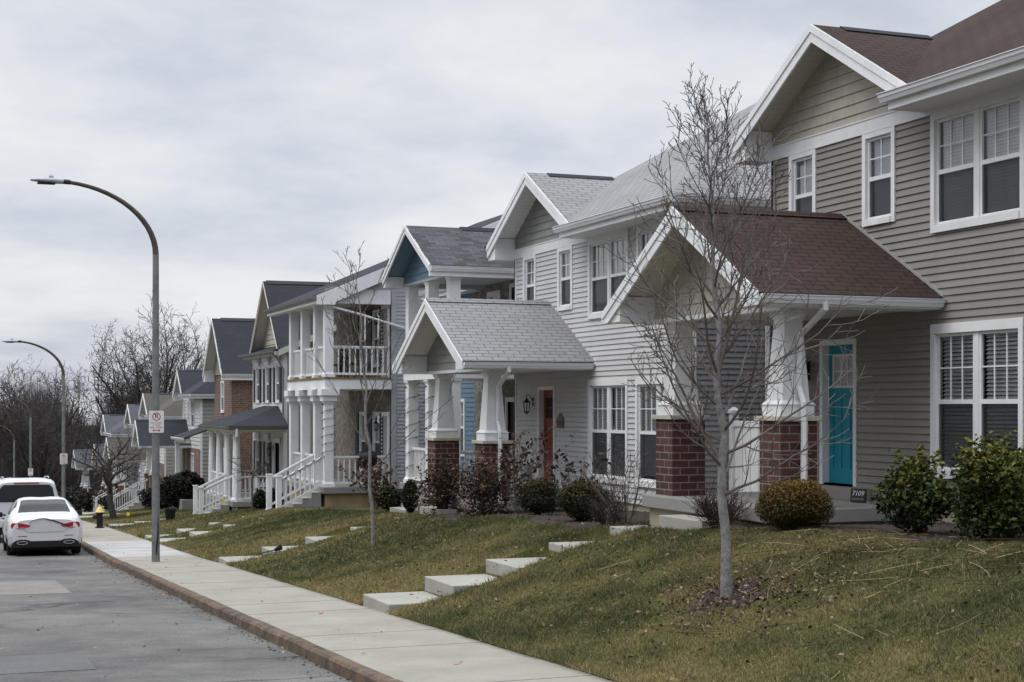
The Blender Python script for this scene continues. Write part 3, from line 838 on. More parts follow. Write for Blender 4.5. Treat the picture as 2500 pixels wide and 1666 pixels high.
    m.prism([(q[0]-of+.5, q[1], q[2]+.01) for q in rp], (1.55, 0, 0)); m.build('ridge_vent', MT['roof_dark'], G)
    H.barge(uc, half, wr, pit, of+.001, .225, wbot=5.03)
    # boxed cornice return at the left
    m = MB(); wl = wr-pit*half-.06
    m.prism([H.p(uc-half, of-.04, wl+.01), H.p(uc-half, of-.04, 5.03), H.p(.0, of-.04, 5.03), H.p(.0, of-.04, wr-pit*uc-.08)], (of-.06, 0, 0))
    m.build('cornice_return', MT['white'], r)
    # main hip roof
    e = .45; hw = W/2+e; wt_ = we+mp*hw; back = -12.45
    A1 = (3.95, ef, we); B1 = (W+e, ef, we); C1 = (W/2, ef-hw, wt_); Rr = (uc, ef-tr, wr); Dl = (-e+tr, ef-tr, wr)
    bk = (W/2, back+hw, wt_)
    polys = [[A1, B1, C1, Dl, Rr], [B1, (W+e, back, we), bk, C1], [(W+e, back, we), (-e, back, we), bk], [(-e, back, we), (-e, ef, we), C1, bk]]
    RM = H.slabs(polys, .05, R3, 'main_roof')
    # fascia, soffit, gutters of the main eave
    m = MB(); B(m, 3.97, W+e-.01, ef-.03, ef-.002, we-.25, we-.052); m.build('fascia', MT['white'], r); m = MB(); B(m, W+e-.03, W+e-.002, back, ef-.03, we-.25, we-.052); m.build('fascia', MT['white'], r)
    m = MB(); B(m, 3.97, W+e-.04, .0, ef-.031, we-.245, we-.23); B(m, W, W+e-.04, back, -.0, we-.245, we-.23); m.build('eave_soffit', MT['soffit'], r)
    m = MB(); B(m, 3.95, 3.97, 0, ef, we-.25, we-.03); m.build('eave_end', MT['white'], r)
    H.gutter(((3.86, ef, we-.03), (W+e+.1, ef, we-.03)), MT[gut], dirn=(0, 1), size=.13)
    H.gutter(((W+e, ef, we-.03), (W+e, back, we-.03)), MT[gut], dirn=(1, 0), size=.13)
    if not far: H.downspout([(W+e+.05, -1.5, we-.1), (W+e+.05, -1.5, we-.22), (W+.07, -1.5, we-.55), (W+.07, -1.5, -.5)], MT['white'])
    # ---------- porch
    ph = 2.36; pw = 3.95; po = 2.80; go = 2.16; wb = 2.43
    pl = lambda sg: [(uc, po, pw), (uc+sg*ph, po, pw-pit*ph), (uc+sg*ph, 0, pw-pit*ph), (uc, 0, pw)]
    P = H.slabs([pl(-1), pl(1)], .06, R3, 'porch_roof')
    m = MB(); m.prism([H.p(uc-.15, po-.03, pw-.06), H.p(uc, po-.03, pw+.03), H.p(uc+.15, po-.03, pw-.06)], (po-.05, 0, 0)); m.build('ridge_cap', MT[roof], P)
    m = MB()
    m.prism([H.p(uc, .03, pw+.045), H.p(uc+ph+.04, .03, pw-pit*ph+.045), H.p(uc+ph+.04, .03, pw-pit*ph-.0), H.p(uc, .03, pw-.0)], (.028, 0, 0)); m.build('flashing', MT['flash'], P)
    H.barge(uc, ph, pw, pit, po+.001, .225, wbot=wb)
    m = MB()
    H.siding(m, 0, 0, wb+.04, wb+.04+.17*9, .17, lambda a, out, w: H.p(a, go+out, w), (), lambda w: (max(.14, uc-max(.01, (pw-.06-w)/pit)), min(3.84, uc+max(.01, (pw-.06-w)/pit))), .02)
    m.build('porch_gable', MT[shake], r, recalc=False)
    m = MB(); B(m, .14, 3.84, go-.12, go+.03, wb-.02, wb+.04); m.build('porch_beam', MT['white'], r)
    wlp = pw-pit*ph-.06
    for sg in (-1, 1):
        m = MB()
        ue = uc+sg*ph; ui = .14 if sg < 0 else 3.80
        m.prism([H.p(ue, po-.036, wlp+.01), H.p(ue, po-.036, wb), H.p(ui, po-.036, wb), H.p(ui, po-.036, pw-pit*abs(ui-uc)-.085)], (po-.04, 0, 0))
        m.build('boxed_eave', MT['white'], r)
    H.bx('porch_ceiling', MT[soffit], .14, 3.8, .04, go-.12, wb+.02, wb+.05)
    H.gutter(((uc+ph, po-.01, pw-pit*ph-.03), (uc+ph, .03, pw-pit*ph-.03)), MT[gut], dirn=(1, 0), size=.12)
    H.gutter(((uc-ph, po-.01, pw-pit*ph-.03), (uc-ph, .03, pw-pit*ph-.03)), MT[gut], dirn=(-1, 0), size=.12)
    # piers and tapered columns
    for u in (.43, 3.53):
        a = .275; o = 1.885
        m = MB(); B(m, u-a, u+a, o-a, o+a, -.2, .95); PR = m.build('brick_pier', MT['brick_pier'] if not brick_low else MT['brick_red'], r)
        H.bx('pier_cap', MT['limestone'], u-a-.055, u+a+.055, o-a-.055, o+a+.055, .95, 1.015, parent=PR, bevel=.008)
        m = MB(); cx, cy = -o, -u
        m.box(cx-.25, cx+.25, cy-.25, cy+.25, 1.016, 1.14); m.frustum(cx, cy, 1.14, 1.17, .25, .265); m.frustum(cx, cy, 1.17, 1.22, .265, .21)
        m.frustum(cx, cy, 1.22, 2.30, .205, .135); m.frustum(cx, cy, 2.30, 2.36, .14, .18); m.box(cx-.18, cx+.18, cy-.18, cy+.18, 2.36, 2.43)
        m.build('tapered_column', MT['white'], r)
    H.downspout([(uc+ph+.05, 1.85, 2.5), (uc+ph+.05, 1.85, 2.4), (4.2, 1.85, 2.3), (3.78, 1.85, 2.08), (3.76, 1.85, 1.4), (3.88, 1.85, 1.2), (3.87, 1.85, .0), (3.87, 1.85, -.35)], MT['white'], .045)
    # slab
    m = MB(); B(m, .06, 4.0, .0, 2.36, -.39, -.2); m.build('porch_slab', MT['concrete'], r, bevel=.015)
    H.bx('porch_foundation', MT['foundation'], .14, 3.92, .01, 2.26, -2.4, -.39)
    H.bx('door_step', MT['concrete'], 1.25, 2.72, .02, .34, -.2, -.03, bevel=.01)
    if stairs == 0: H.bx('porch_step', MT['concrete_lt'], 1.45, 2.75, 2.36, 2.76, -.9, -.42, bevel=.01)
    else:
        m = MB()
        for i in range(stairs): B(m, 1.2, 2.7, 2.36+.28*i, 2.36+.28*(i+1)+.0, -2.4, -.2-.17*(i+1))
        m.build('stairs', MT['concrete_lt'], r)
        dn = -.17*stairs; oe = 2.36+.28*stairs
        for u in (1.15, 2.75):
            H.railing((u, 2.2), (u, oe), -.2, -.2+dn, .95); H.post(u, oe, -.35+dn, .85+dn); 
        H.railing((3.9, .1), (3.9, 1.55), -.2, -.2); H.railing((3.25, 1.9), (2.8, 1.9), -.2, -.2)
    return H

HT = house_a('tan_house', 'tan vinyl sided two-storey house with teal front door and brown shingle roof', 12.7, 21.3, -1.13, 8.6, 'tan', 'tan', 'tan_shake', 'roof_brown', 'teal', soffit='soffit_tan')
HG = house_a('gray_house', 'pale gray sided two-storey house with rust red door and light gray shingles', 12.7, 32.6, -1.68, 8.5, 'gray', 'side_gray', 'gray_shake', 'roof_gray', 'red_door', doorglass='dark')
m = MB(); HT.box(m, 1.0, 1.1, 0.02, .14, 1.55, 1.85); m.build('wall_lamp', MT['black'], HT.root)
m = MB(); lantern_mesh(m, -.02, -1.08, 1.80, .85); m.build('wall_lantern', MT['black'], HG.root)
# arched house number plaque of the gray house
m = MB(); pr = [(-.17, 0), (.17, 0), (.17, .2), (.10, .235), (.06, .29), (0, .31), (-.06, .29), (-.10, .235), (-.17, .2)]
m.prism([(-.025, -2.66+y, 1.25+z) for y, z in pr], (-.02, 0, 0)); q = m.build('house_number_plaque', plain('pewter', (.11, .105, .10), .5, .15, 8), HG.root)
text_mesh('plaque_digits', '7113', .15, MT['black'], q, (-.047, -2.66, 1.35), (R(90), 0, R(-90)))
m = MB(); HG.box(m, .82, 1.0, .02, .12, .1, .42); m.build('meter_box', plain('meter_gray', (.3, .3, .3), .5), HG.root)
# twin flood lamp under the gray house side eave
m = MB()
m.box(8.3-.0, 8.36, 0, .05, 0, .05) if 0 else None
fx = (2.4, -8.93, 5.06)
m.tube([(fx[0], fx[1], fx[2]+.06), (fx[0], fx[1], fx[2]-.02)], .05, 8)
for sg in (-1, 1): m.tube([(fx[0]+sg*.03, fx[1], fx[2]-.02), (fx[0]+sg*.10, fx[1]-.06, fx[2]-.22)], [.03, .075], 8)
m.build('flood_lamp', MT['white'], HG.root)
# ---------- vinyl fence between the tan and gray houses
fz = lz(13.4, 22.6)
F = thing('vinyl_fence', 'white vinyl privacy fence with gate posts between the tan and gray houses', 'fence', (13.5, 22.7, fz))
for i, y in enumerate((-1.25, .08, 1.3)):
    m = MB(); m.box(-.065, .065, y-.065, y+.065, -.3, 1.75); m.frustum(0, y, 1.75, 1.80, .085, .085); m.frustum(0, y, 1.80, 1.86, .085, .02); m.build('fence_post', MT['white'], F)
for a, b in ((-1.18, .01), (.15, 1.23)):
    m = MB(); n = 8; w = (b-a)/n
    for i in range(n): m.box(-.022+(.006 if i % 2 else 0), .022, a+i*w+.004, a+(i+1)*w-.004, .06, 1.52)
    m.box(-.04, .04, a, b, 1.52, 1.62); m.box(-.04, .04, a, b, .0, .1); m.build('fence_panel', MT['white'], F)

# ---------- blue gabled house
H3 = House('blue_gabled_house', 'two-storey house with blue shingled porch gable, slate blend roof and white square columns', 14.1, 42.4, -1.96, -.004)
def build_h3():
    H = H3; r = H.root; B = H.box; W = 8.7
    s0 = 42.4; u = lambda Y: s0-Y
    R3 = [MT['roof_slate'], MT['blue_shake'], MT['roof_edge']]
    H.window(u(40.9), u(40.0), .6, 2.2, 1, 'blind', nv=1); H.window(u(38.0), u(37.1), .5, 2.25, 1, 'shade', nv=1)
    H.window(u(38.2), u(37.2), 3.6, 5.0, 1, 'shade', nv=1)
    H.holes.append((u(36.7), u(35.8), 0, 2.1)); H.holes.append((u(36.4), u(35.5), 2.95, 5.0))
    m = MB(); m.cur = 0; H.flatwall(m, u(39.2), W, -.1, 5.6, .02)
    m.cur = 1; H.front(m, 0, u(39.2), -.1, 5.6, .13); m.cur = 2; H.right(m, -12, 0, -.1, 5.6, .13, W)
    m.cur = 1; H.left(m, -12, 0, -.1, 5.6, .2, 0)
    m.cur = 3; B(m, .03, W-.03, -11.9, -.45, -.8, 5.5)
    m.build('wall', [MT['stone_gray'], MT['blue_shake'], MT['bluegray'], MT['dark']], r, recalc=False)
    m = MB(); B(m, u(37.15), u(36.9), 0, .04, 0, 2.25); 
    m = MB(); B(m, u(36.75), u(36.65), .02, .06, 0, 2.2); B(m, u(35.85), u(35.75), .02, .06, 0, 2.2); B(m, u(36.75), u(35.75), .02, .059, 2.1, 2.22); m.build('door_frame', MT['white'], r)
    H.bx('door', MT['shutter'], u(36.65), u(35.85), -.08, -.03, 0, 2.1)
    m = MB(); B(m, u(36.45), u(36.35), .02, .06, 2.95, 5.08); B(m, u(35.55), u(35.45), .02, .06, 2.95, 5.08); B(m, u(36.45), u(35.45), .02, .059, 5.0, 5.1); m.build('balcony_door_frame', MT['white'], r)
    m = MB(); B(m, u(36.35), u(35.55), -.08, -.03, 2.95, 5.0); d = m.build('balcony_door', MT['shutter'], r)
    H.bx('door_pane', MT['shade'], u(36.2), u(35.7), -.03, -.025, 3.4, 4.7, parent=d)
    m = MB(); lantern_mesh(m, -.03, -u(37.0)-.0, 1.75, .9); m.build('wall_lantern', MT['black'], r)
    H.bx('corner_board', MT['white'], W-.1, W+.03, -.1, .035, -.1, 5.5)
    H.bx('foundation', MT['foundation'], .05, W-.05, -11.8, -.03, -2.4, -.1)
    # two-storey porch
    ya, yb = 38.55, 34.85; ua, ub = u(ya), u(yb); uc = (ua+ub)/2
    m = MB(); B(m, ua-.12, ub+.12, .02, 2.3, -.18, 0); m.build('porch_slab', MT['concrete'], r, bevel=.015)
    H.bx('porch_foundation', MT['foundation'], ua, ub, .03, 2.2, -1.6, -.18)
    m = MB(); B(m, ua-.02, ub+.02, .02, 2.22, 2.66, 2.86); B(m, ua-.05, ub+.05, .02, 2.25, 2.86, 2.93); m.build('balcony_deck', MT['white'], r)
    for uu in (ua+.16, uc, ub-.16):
        H.column(uu, 2.04, 0, 2.66, .135, .18); H.column(uu, 2.04, 2.93, 5.12, .135, .175)
    for a, b in ((ua+.3, uc-.14), (uc+.14, ub-.3)):
        H.railing((a, 2.04), (b, 2.04), 2.93, 2.93, .95)
    H.railing((ua+.3, 2.04), (uc-.14, 2.04), 0, 0, .92); 
    H.railing((ub-.16, .06), (ub-.16, 1.86), 0, 0, .92); H.railing((ub-.16, .06), (ub-.16, 1.86), 2.93, 2.93, .95); H.railing((ua+.16, .06), (ua+.16, 1.86), 2.93, 2.93, .95)
    # stairs toward the street
    m = MB()
    for i in range(3): B(m, uc+.2, ub-.3, 2.3+.3*i, 2.6+.3*i, -1.6, -.17*(i+1))
    m.build('stairs', MT['concrete_lt'], r)
    # porch roof with gable
    pit = .57; half = 2.02; wr = 6.50; po = 2.75
    m = MB(); B(m, ua, ub, 1.95, 2.2, 5.12, 5.2); B(m, ub-.24, ub, .02, 2.19, 5.1, 5.32); B(m, ua, ua+.24, .02, 2.19, 5.1, 5.32); m.build('porch_beam', MT['bluegray'], r)
    H.bx('porch_ceiling', MT['bluegray'], ua+.2, ub-.2, .03, 1.95, 5.2, 5.24)
    m = MB(); H.siding(m, 0, 0, 5.17, 5.17+.18*7, .18, lambda a, o, w: H.p(a, 2.2+o, w), (), lambda w: (max(ua, uc-max(.01, (wr-.07-w)/pit)), min(ub, uc+max(.01, (wr-.07-w)/pit))), .02)
    m.build('gable_wall', MT['blue_shake'], r, recalc=False)
    m = MB(); B(m, ua-.01, ub+.01, 2.2, 2.235, 5.11, 5.17); m.build('gable_sill', MT['bluegray'], r)
    we = wr-pit*half; ob = -3.0
    polys = [[(uc, po, wr), (uc+sg*half, po, we), (uc+sg*half, .2, we), (uc, ob, wr)] for sg in (-1, 1)]
    H.slabs(polys, .06, R3, 'porch_roof')
    m = MB(); m.prism([H.p(uc-.16, 1.3, wr-.075), H.p(uc, 1.3, wr+.03), H.p(uc+.16, 1.3, wr-.075)], (4.1, 0, 0)); m.build('ridge_vent', MT['roof_dark'], r)
    H.barge(uc, half, wr, pit, po+.001, .17, wbot=we-.26)
    for sg, ui in ((-1, ua), (1, ub)):
        m = MB()
        ue = uc+sg*half
        m.prism([H.p(ue, po-.03, we-.05), H.p(ue, po-.03, we-.26), H.p(ui, po-.03, we-.26), H.p(ui, po-.03, wr-pit*abs(ui-uc)-.08)], (po-.25, 0, 0))
        m.build('boxed_eave', MT['white'], r)
    H.gutter(((uc+half, po-.01, we-.03), (uc+half, .42, we-.03)), MT['gutter'], dirn=(1, 0), size=.13)
    # main roof: ridge along the street
    e = .42; wm = we; rp = .5; od = -6.0
    wt_ = wm+rp*(e-od)
    H.slabs([[(uc+half-.1, e, wm), (W+.3, e, wm), (W+.3, od, wt_), (-.3, od, wt_), (-.3, e, wm), (uc-half+.1, e, wm), (uc, ob, wr)], [(W+.3, od, wt_), (W+.3, -12.3, wm), (-.3, -12.3, wm), (-.3, od, wt_)]], .06, [MT['roof_slate'], MT['soffit'], MT['roof_edge']], 'main_roof')
    for q0, q1 in ((uc+half, W+.3), (-.3, uc-half)): m = MB(); B(m, q0, q1, e-.03, e-.002, wm-.27, wm-.06); m.build('fascia', MT['white'], r)
    for q0, q1 in ((uc+half, W+.3), (-.3, uc-half)): m = MB(); B(m, q0, q1, .01, e-.03, wm-.27, wm-.25); m.build('eave_soffit', MT['soffit'], r)
    H.gutter(((uc+half+.02, e, wm-.03), (W+.3, e, wm-.03)), MT['gutter'], dirn=(0, 1), size=.13)
    H.gutter(((-.3, e, wm-.03), (uc-half-.02, e, wm-.03)), MT['gutter'], dirn=(0, 1), size=.13)
    m = MB(); m.prism([H.p(W, 0, 5.5), H.p(W, -12, 5.5), H.p(W, od, wt_-.1)], (0, .05, 0)); m.build('side_gable', MT['bluegray'], r)
build_h3()

# ---------- balcony house
H4 = House('balcony_house', 'gray sided house with white two-storey balcony porch and brown stone front', 13.5, 51.7, -2.39, -.008)
def build_h4():
    H = H4; r = H.root; B = H.box; W = 6.7; s0 = 51.7; u = lambda Y: s0-Y
    st = 3.3
    for (ya, yb) in ((48.6, 47.7), (47.0, 46.1)):
        H.window(u(ya), u(yb), .35, 2.25, 1, 'shade', nv=0, nh=0); H.window(u(ya), u(yb), st+.35, st+2.15, 1, 'shade', nv=0, nh=0)
    sh = []
    for (ya, yb) in ((48.6, 47.7), (47.0, 46.1)):
        for z in (.35, st+.35):
            for q0, q1 in ((u(ya)-.4, u(ya)-.02), (u(yb)+.02, u(yb)+.4)):
                m = MB(); B(m, q0, q1, .03, .065, z, z+1.85)
                for k in range(14): B(m, q0+.05, q1-.05, .065, .075, z+.1+k*.12, z+.1+k*.12+.06)
                m.build('shutter', MT['shutter'], r)
    m = MB(); m.cur = 0; H.flatwall(m, 0, W, -.1, 5.9, .02)
    m.cur = 1; H.right(m, -12, -.01, -.1, 5.9, .115, W); m.cur = 1; H.left(m, -12, 0, -.1, 5.9, .2, 0)
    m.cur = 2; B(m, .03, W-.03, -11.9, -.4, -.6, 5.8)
    m.cur = 1; pit = .43
    H.right(m, 0, 0, 5.9, 5.9+.115*22, .115, W, lims=lambda w: (min(-.02, -12-0+(w-5.9)/pit+0), -.02) if False else (-12+(w-5.9)/.43, 0.0-(max(0, w-6.2))/.43))
    m.build('wall', [MT['stone'], MT['bluegray'], MT['dark']], r, recalc=False)
    H.bx('corner_board', MT['bluegray'], W-.02, W+.035, -.16, -.005, -.1, 5.9)
    H.bx('foundation', MT['foundation'], .05, W-.05, -11.8, -.03, -2.6, -.1)
    for z in (0, st):
        m = MB(); uu = u(45.75); B(m, uu-.1, uu, .02, .07, z, z+2.2); B(m, uu+.55, uu+.65, .02, .07, z, z+2.2); B(m, uu-.1, uu+.65, .02, .069, z+2.12, z+2.25)
        m.build('door_frame', MT['white'], r); H.bx('door', MT['bluegray'], uu, uu+.55, -.0, .05, z, z+2.12)
        m = MB(); lantern_mesh(m, -.03, -uu+.35, z+1.9, .8); m.build('wall_lantern', MT['black'], r)
    # porch
    ua, ub = u(50.0), u(44.95); O = 1.95
    m = MB(); B(m, ua-.1, ub+.12, .02, O+.2, -.2, 0); m.build('porch_slab', MT['concrete'], r, bevel=.015)
    H.bx('porch_foundation', plain('ochre_stained_concrete', (.36, .28, .16), .9, .3, 1.5), ua, ub, .03, O+.08, -1.6, -.2)
    m = MB(); B(m, ua-.06, ub+.08, .02, O+.14, st-.36, st-.06); m.build('balcony_beam', MT['white'], r)
    H.bx('balcony_deck', MT['wood'], ua-.08, ub+.1, .02, O+.17, st-.06, st)
    cols = [u(49.82), u(48.15), u(46.4), u(44.95)-.16]
    for i, uu in enumerate(cols):
        m = MB(); cx, cy = -(O-.02), -uu
        H.column(uu, O-.02, 0, st-.72, .13, .17)
        B(m, uu-.21, uu+.21, O-.24, O+.19, st-.72, st-.55); B(m, uu-.28, uu+.28, O-.30, O+.25, st-.55, st-.36); m.build('column_capital', MT['white'], r)
        H.column(uu, O-.02, st, 5.52, .13, .165)
    for a, b in zip(cols[:-1], cols[1:]):
        H.railing((a+.13, O-.02), (b-.13, O-.02), st, st, .95, sp=.11)
    for a, b in zip(cols[:2], cols[1:3]): H.railing((a+.13, O-.02), (b-.13, O-.02), 0, 0, .92, sp=.11)
    uu = cols[3]
    H.railing((uu, .05), (uu, O-.16), st, st, .95, sp=.16); H.railing((uu, .05), (uu, O-.16), 0, 0, .92, sp=.16)
    # stairs at the near end with two railings
    m = MB()
    for i in range(4): B(m, ub-1.45, ub-.15, O+.2+.28*i, O+.2+.28*(i+1), -1.6, -.165*(i+1))
    m.build('stairs', MT['concrete_lt'], r)
    for q in (ub-.1, ub-1.5):
        H.railing((q, O+.12), (q, O+1.42), 0, -.68, .95, sp=.13); H.post(q, O+1.5, -.82, .32, .075)
    # roof beam, eave, roof
    m = MB(); B(m, ua-.05, ub+.02, O-.14, O+.12, 5.52, 5.7); B(m, ub-.26, ub+.015, .03, O-.14, 5.52, 5.95); B(m, ua-.05, ua+.2, .03, O-.14, 5.52, 5.8); m.build('porch_beam', MT['white'], r)
    H.bx('porch_ceiling', MT['soffit'], ua, ub, .03, O-.1, 5.7, 5.74)
    e = O+.42; we = 5.75; od = -5.2; wr = we+pit*(e-od); y0, y1 = -.35, W+.25
    H.slabs([[(y0, e, we), (y1, e, we), (y1, od, wr), (y0, od, wr)], [(y1, od, wr), (y1, -12.4, we), (y0, -12.4, we), (y0, od, wr)]], .09, [MT['roof_dark'], MT['soffit'], MT['roof_edge']], 'roof')
    m = MB(); B(m, y0, y1, e-.03, e-.002, we-.25, we-.09); m.build('fascia', MT['white'], r)
    H.bx('eave_soffit', MT['soffit'], y0, y1, O+.12, e-.03, we-.25, we-.235)
    H.gutter(((y0-.05, e, we-.04), (y1, e, we-.04)), MT['gutter_dark'], dirn=(0, 1), size=.13)
    m = MB()
    m.prism([H.p(y1, e-.0, we-.02), H.p(y1, e, we-.29), H.p(y1, e-.55, we-.29), H.p(y1, e-.6, we-.29+.1), H.p(y1, od, wr-.34), H.p(y1, od, wr-.02)], (0, -.03, 0))
    m.prism([H.p(y1, od, wr-.02), H.p(y1, od, wr-.34), H.p(y1, -12.4, we-.3), H.p(y1, -12.4, we)], (0, -.03, 0))
    m.build('bargeboard', MT['white'], r)
    m = MB(); m.prism([H.p(W-.02, .02, 5.9), H.p(W-.02, O+.1, 5.7), H.p(W-.02, O+.1, 5.95), H.p(W-.02, .02, 6.55)], (0, -.04, 0)); m.build('porch_gable', MT['bluegray'], r)
    H.downspout([(W+.12, O+.1, 5.45), (W+.12, 1.0, 5.2), (W+.1, -1.3, 4.55), (W+.1, -1.4, 4.4)], MT['gutter'], .035)
build_h4()

# ---------- house with shutters
H5 = House('shuttered_house', 'white sided house with black shutters, steep charcoal front gable and hip-roofed columned porch', 12.9, 62.85, -3.46, -.012)
def build_h5():
    H = H5; r = H.root; B = H.box; W = 6.0; s0 = 62.85; u = lambda Y: s0-Y
    ws = ((.52, 1.30), (2.5, 3.28), (4.45, 5.23))
    def shutters(a, b, z0, z1):
        for q0, q1 in ((a-.36, a-.03), (b+.03, b+.36)):
            m = MB(); B(m, q0, q1, .02, .055, z0, z1)
            for k in range(12): B(m, q0+.04, q1-.04, .055, .063, z0+.08+k*(z1-z0-.1)/12, z0+.08+(k+.5)*(z1-z0-.1)/12)
            m.build('shutter', MT['shutter'], r)
    for a, b in ws:
        H.window(a, b, 3.62, 5.15, 1, 'shade', nv=0, nh=0); shutters(a, b, 3.66, 5.0)
        m = MB(); B(m, a-.06, b+.06, .03, .09, 5.15, 5.27); m.prism([H.p(a-.1, .03, 5.27), H.p(b+.1, .03, 5.27), H.p(b+.16, .03, 5.42), H.p(a-.16, .03, 5.42)], (-.12, 0, 0)); m.build('window_crown', MT['white'], r)
    for a, b in ws[:2]:
        H.window(a, b, .45, 2.2, 1, 'shade', nv=0, nh=0); shutters(a, b, .5, 2.1)
        m = MB(); B(m, a-.06, b+.06, .03, .09, 2.2, 2.4); m.build('window_crown', MT['white'], r)
    d0, d1 = 4.35, 5.3; H.holes.append((d0, d1, 0, 2.1))
    m = MB(); B(m, d0-.1, d0, 0, .05, 0, 2.3); B(m, d1, d1+.1, 0, .05, 0, 2.3); B(m, d0-.1, d1+.1, 0, .051, 2.1, 2.3); m.build('door_frame', MT['white'], r)
    H.bx('door', MT['shutter'], d0, d1, -.12, -.07, 0, 2.1)
    m = MB(); lantern_mesh(m, -.03, -4.0, 1.85, .9); m.build('wall_lantern', MT['black'], r)
    m = MB(); m.cur = 0; H.front(m, 0, W, -.1, 5.45, .115); m.cur = 1; H.right(m, -11, 0, -.1, 5.45, .125, W); m.cur = 0; H.left(m, -11, 0, -.1, 5.45, .2, 0)
    pit2 = .45
    m.cur = 1; H.right(m, 0, 0, 5.45, 5.45+.125*19, .125, W, lims=lambda w: (-11+(w-5.45)/pit2, -.0-(w-5.45)/pit2))
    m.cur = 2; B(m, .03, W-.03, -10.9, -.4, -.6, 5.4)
    m.build('wall', [MT['cream'], MT['greige'], MT['dark']], r, recalc=False)
    m = MB(); B(m, W-.1, W+.03, .005, .035, -.1, 5.45); B(m, W+.005, W+.034, -.1, .034, -.1, 5.45); m.build('corner_board', MT['white'], r); m = MB(); B(m, -.03, .1, .005, .035, -.1, 5.45); m.build('corner_board', MT['white'], r)
    H.bx('foundation', MT['foundation'], .05, W-.05, -10.9, -.03, -2.4, -.1)
    # steep front gable
    uc = 3.0; half = 2.75; pit = 1.0; wr = 8.42; we = 5.68
    R3 = [MT['roof_dark'], MT['soffit_tan'], MT['roof_edge']]
    H.slabs([[(uc, .22, wr), (uc+sg*half, .22, we), (uc+sg*half, .1, we), (uc, -6.2, wr)] for sg in (-1, 1)], .07, R3, 'front_gable_roof')
    m = MB(); m.prism([H.p(uc-.14, .1, wr-.10), H.p(uc, .1, wr+.04), H.p(uc+.14, .1, wr-.10)], (6, 0, 0)); m.build('ridge_vent', MT['roof_edge'], r)
    m = MB(); H.siding(m, 0, 0, 5.75, 5.75+.21*12, .21, lambda a, o, w: H.p(a, -.28+o, w), (), lambda w: (uc-max(.01, (wr-.1-w)/pit), uc+max(.01, (wr-.1-w)/pit)), .025); m.build('gable_wall', MT['tan_shake'], r, recalc=False)
    m = MB(); B(m, uc-.28, uc+.28, -.27, -.22, 6.35, 7.35); g = m.build('gable_vent', MT['white'], r)
    m = MB(); B(m, uc-.18, uc+.18, -.22, -.215, 6.55, 7.2); m.build('louvre', MT['shutter'], g)
    H.barge(uc, half, wr, pit, .221, .13, MT['soffit_tan'])
    # pent eave
    H.slab([(-.25, .45, 5.62), (W+.2, .45, 5.62), (W+.2, -.28, 5.78), (-.25, -.28, 5.78)], .05, R3, 'pent_eave')
    m = MB(); B(m, -.25, W+.2, .0, .43, 5.42, 5.56); m.build('fascia', MT['soffit_tan'], r)
    H.gutter(((-.55, .45, 5.6), (W+.2, .45, 5.6)), MT['gutter_dark'], dirn=(0, 1), size=.13)
    # main roof, ridge along the street, gable end to the right
    e = .3; od = -5.5; wm = 5.62; wt_ = wm+pit2*(e-od)
    H.slabs([[(W+.35, e, wm), (W+.35, od, wt_), (-.35, od, wt_), (-.35, e, wm)], [(W+.35, od, wt_), (W+.35, -11.3, wm), (-.35, -11.3, wm), (-.35, od, wt_)]], .08, R3, 'main_roof')
    m = MB(); m.prism([H.p(W+.35, e, wm-.02), H.p(W+.35, e, wm-.24), H.p(W+.35, od, wt_-.26), H.p(W+.35, od, wt_-.02)], (0, -.03, 0)); m.build('bargeboard', MT['soffit_tan'], r)
    H.downspout([(W+.1, .5, 5.5), (W+.1, .3, 5.3), (W+.12, .08, 4.9), (W+.12, .08, 2.6)], MT['gutter_dark'], .04)
    H.downspout([(W+.25, -.2, 5.2), (W+.1, -.4, 4.8), (W+.09, -.4, -.3)], MT['gutter_dark'], .04)
    # porch
    ua, ub = u(62.3), u(56.3); O = 1.86
    m = MB(); B(m, ua-.15, ub+.15, .02, O+.22, -.2, 0); m.build('porch_slab', MT['concrete'], r, bevel=.015)
    H.bx('porch_foundation', MT['foundation'], ua, ub, .03, O+.12, -1.6, -.2)
    cs = [u(61.9), u(60.15), u(58.35), u(56.55)]
    for c in cs:
        m = MB(); m.lathe([(.155, .1), (.16, .5), (.15, 1.2), (.125, 2.28), (.125, 2.31), (.15, 2.33), (.15, 2.36), (.128, 2.38), (.13, 2.44), (.16, 2.47)], 16, -O, -c, 0)
        m.box(-O-.2, -O+.2, -c-.2, -c+.2, 0, .06); m.lathe([(.19, .06), (.19, .09), (.165, .12)], 16, -O, -c, 0); m.box(-O-.18, -O+.18, -c-.18, -c+.18, 2.47, 2.53)
        m.build('round_column', MT['white'], r, smooth=True)
    m = MB(); B(m, ua, ub, O-.14, O+.14, 2.53, 2.66); B(m, ub-.28, ub, .03, O-.14, 2.53, 2.66); B(m, ua, ua+.28, .03, O-.14, 2.53, 2.66); m.build('porch_beam', MT['white'], r)
    H.bx('porch_ceiling', MT['soffit'], ua, ub, .03, O-.1, 2.66, 2.70)
    f = O+.4; g0, g1 = ua-.3, ub+.3; ez = 2.78; tz = 3.52
    H.slabs([[(g0, f, ez), (g1, f, ez), (g1-1.9, .03, tz), (g0+1.9, .03, tz)], [(g1, f, ez), (g1, .03, ez), (g1-1.9, .03, tz)], [(g0, .03, ez), (g0, f, ez), (g0+1.9, .03, tz)]], .05, R3, 'porch_roof')
    m = MB(); B(m, g0+.02, g1-.02, O+.14, f-.02, 2.6, 2.70); B(m, g1-.4, g1-.02, .03, O+.14, 2.6, 2.70); B(m, g0+.02, g0+.4, .03, O+.14, 2.6, 2.70); m.build('boxed_eave', MT['soffit'], r)
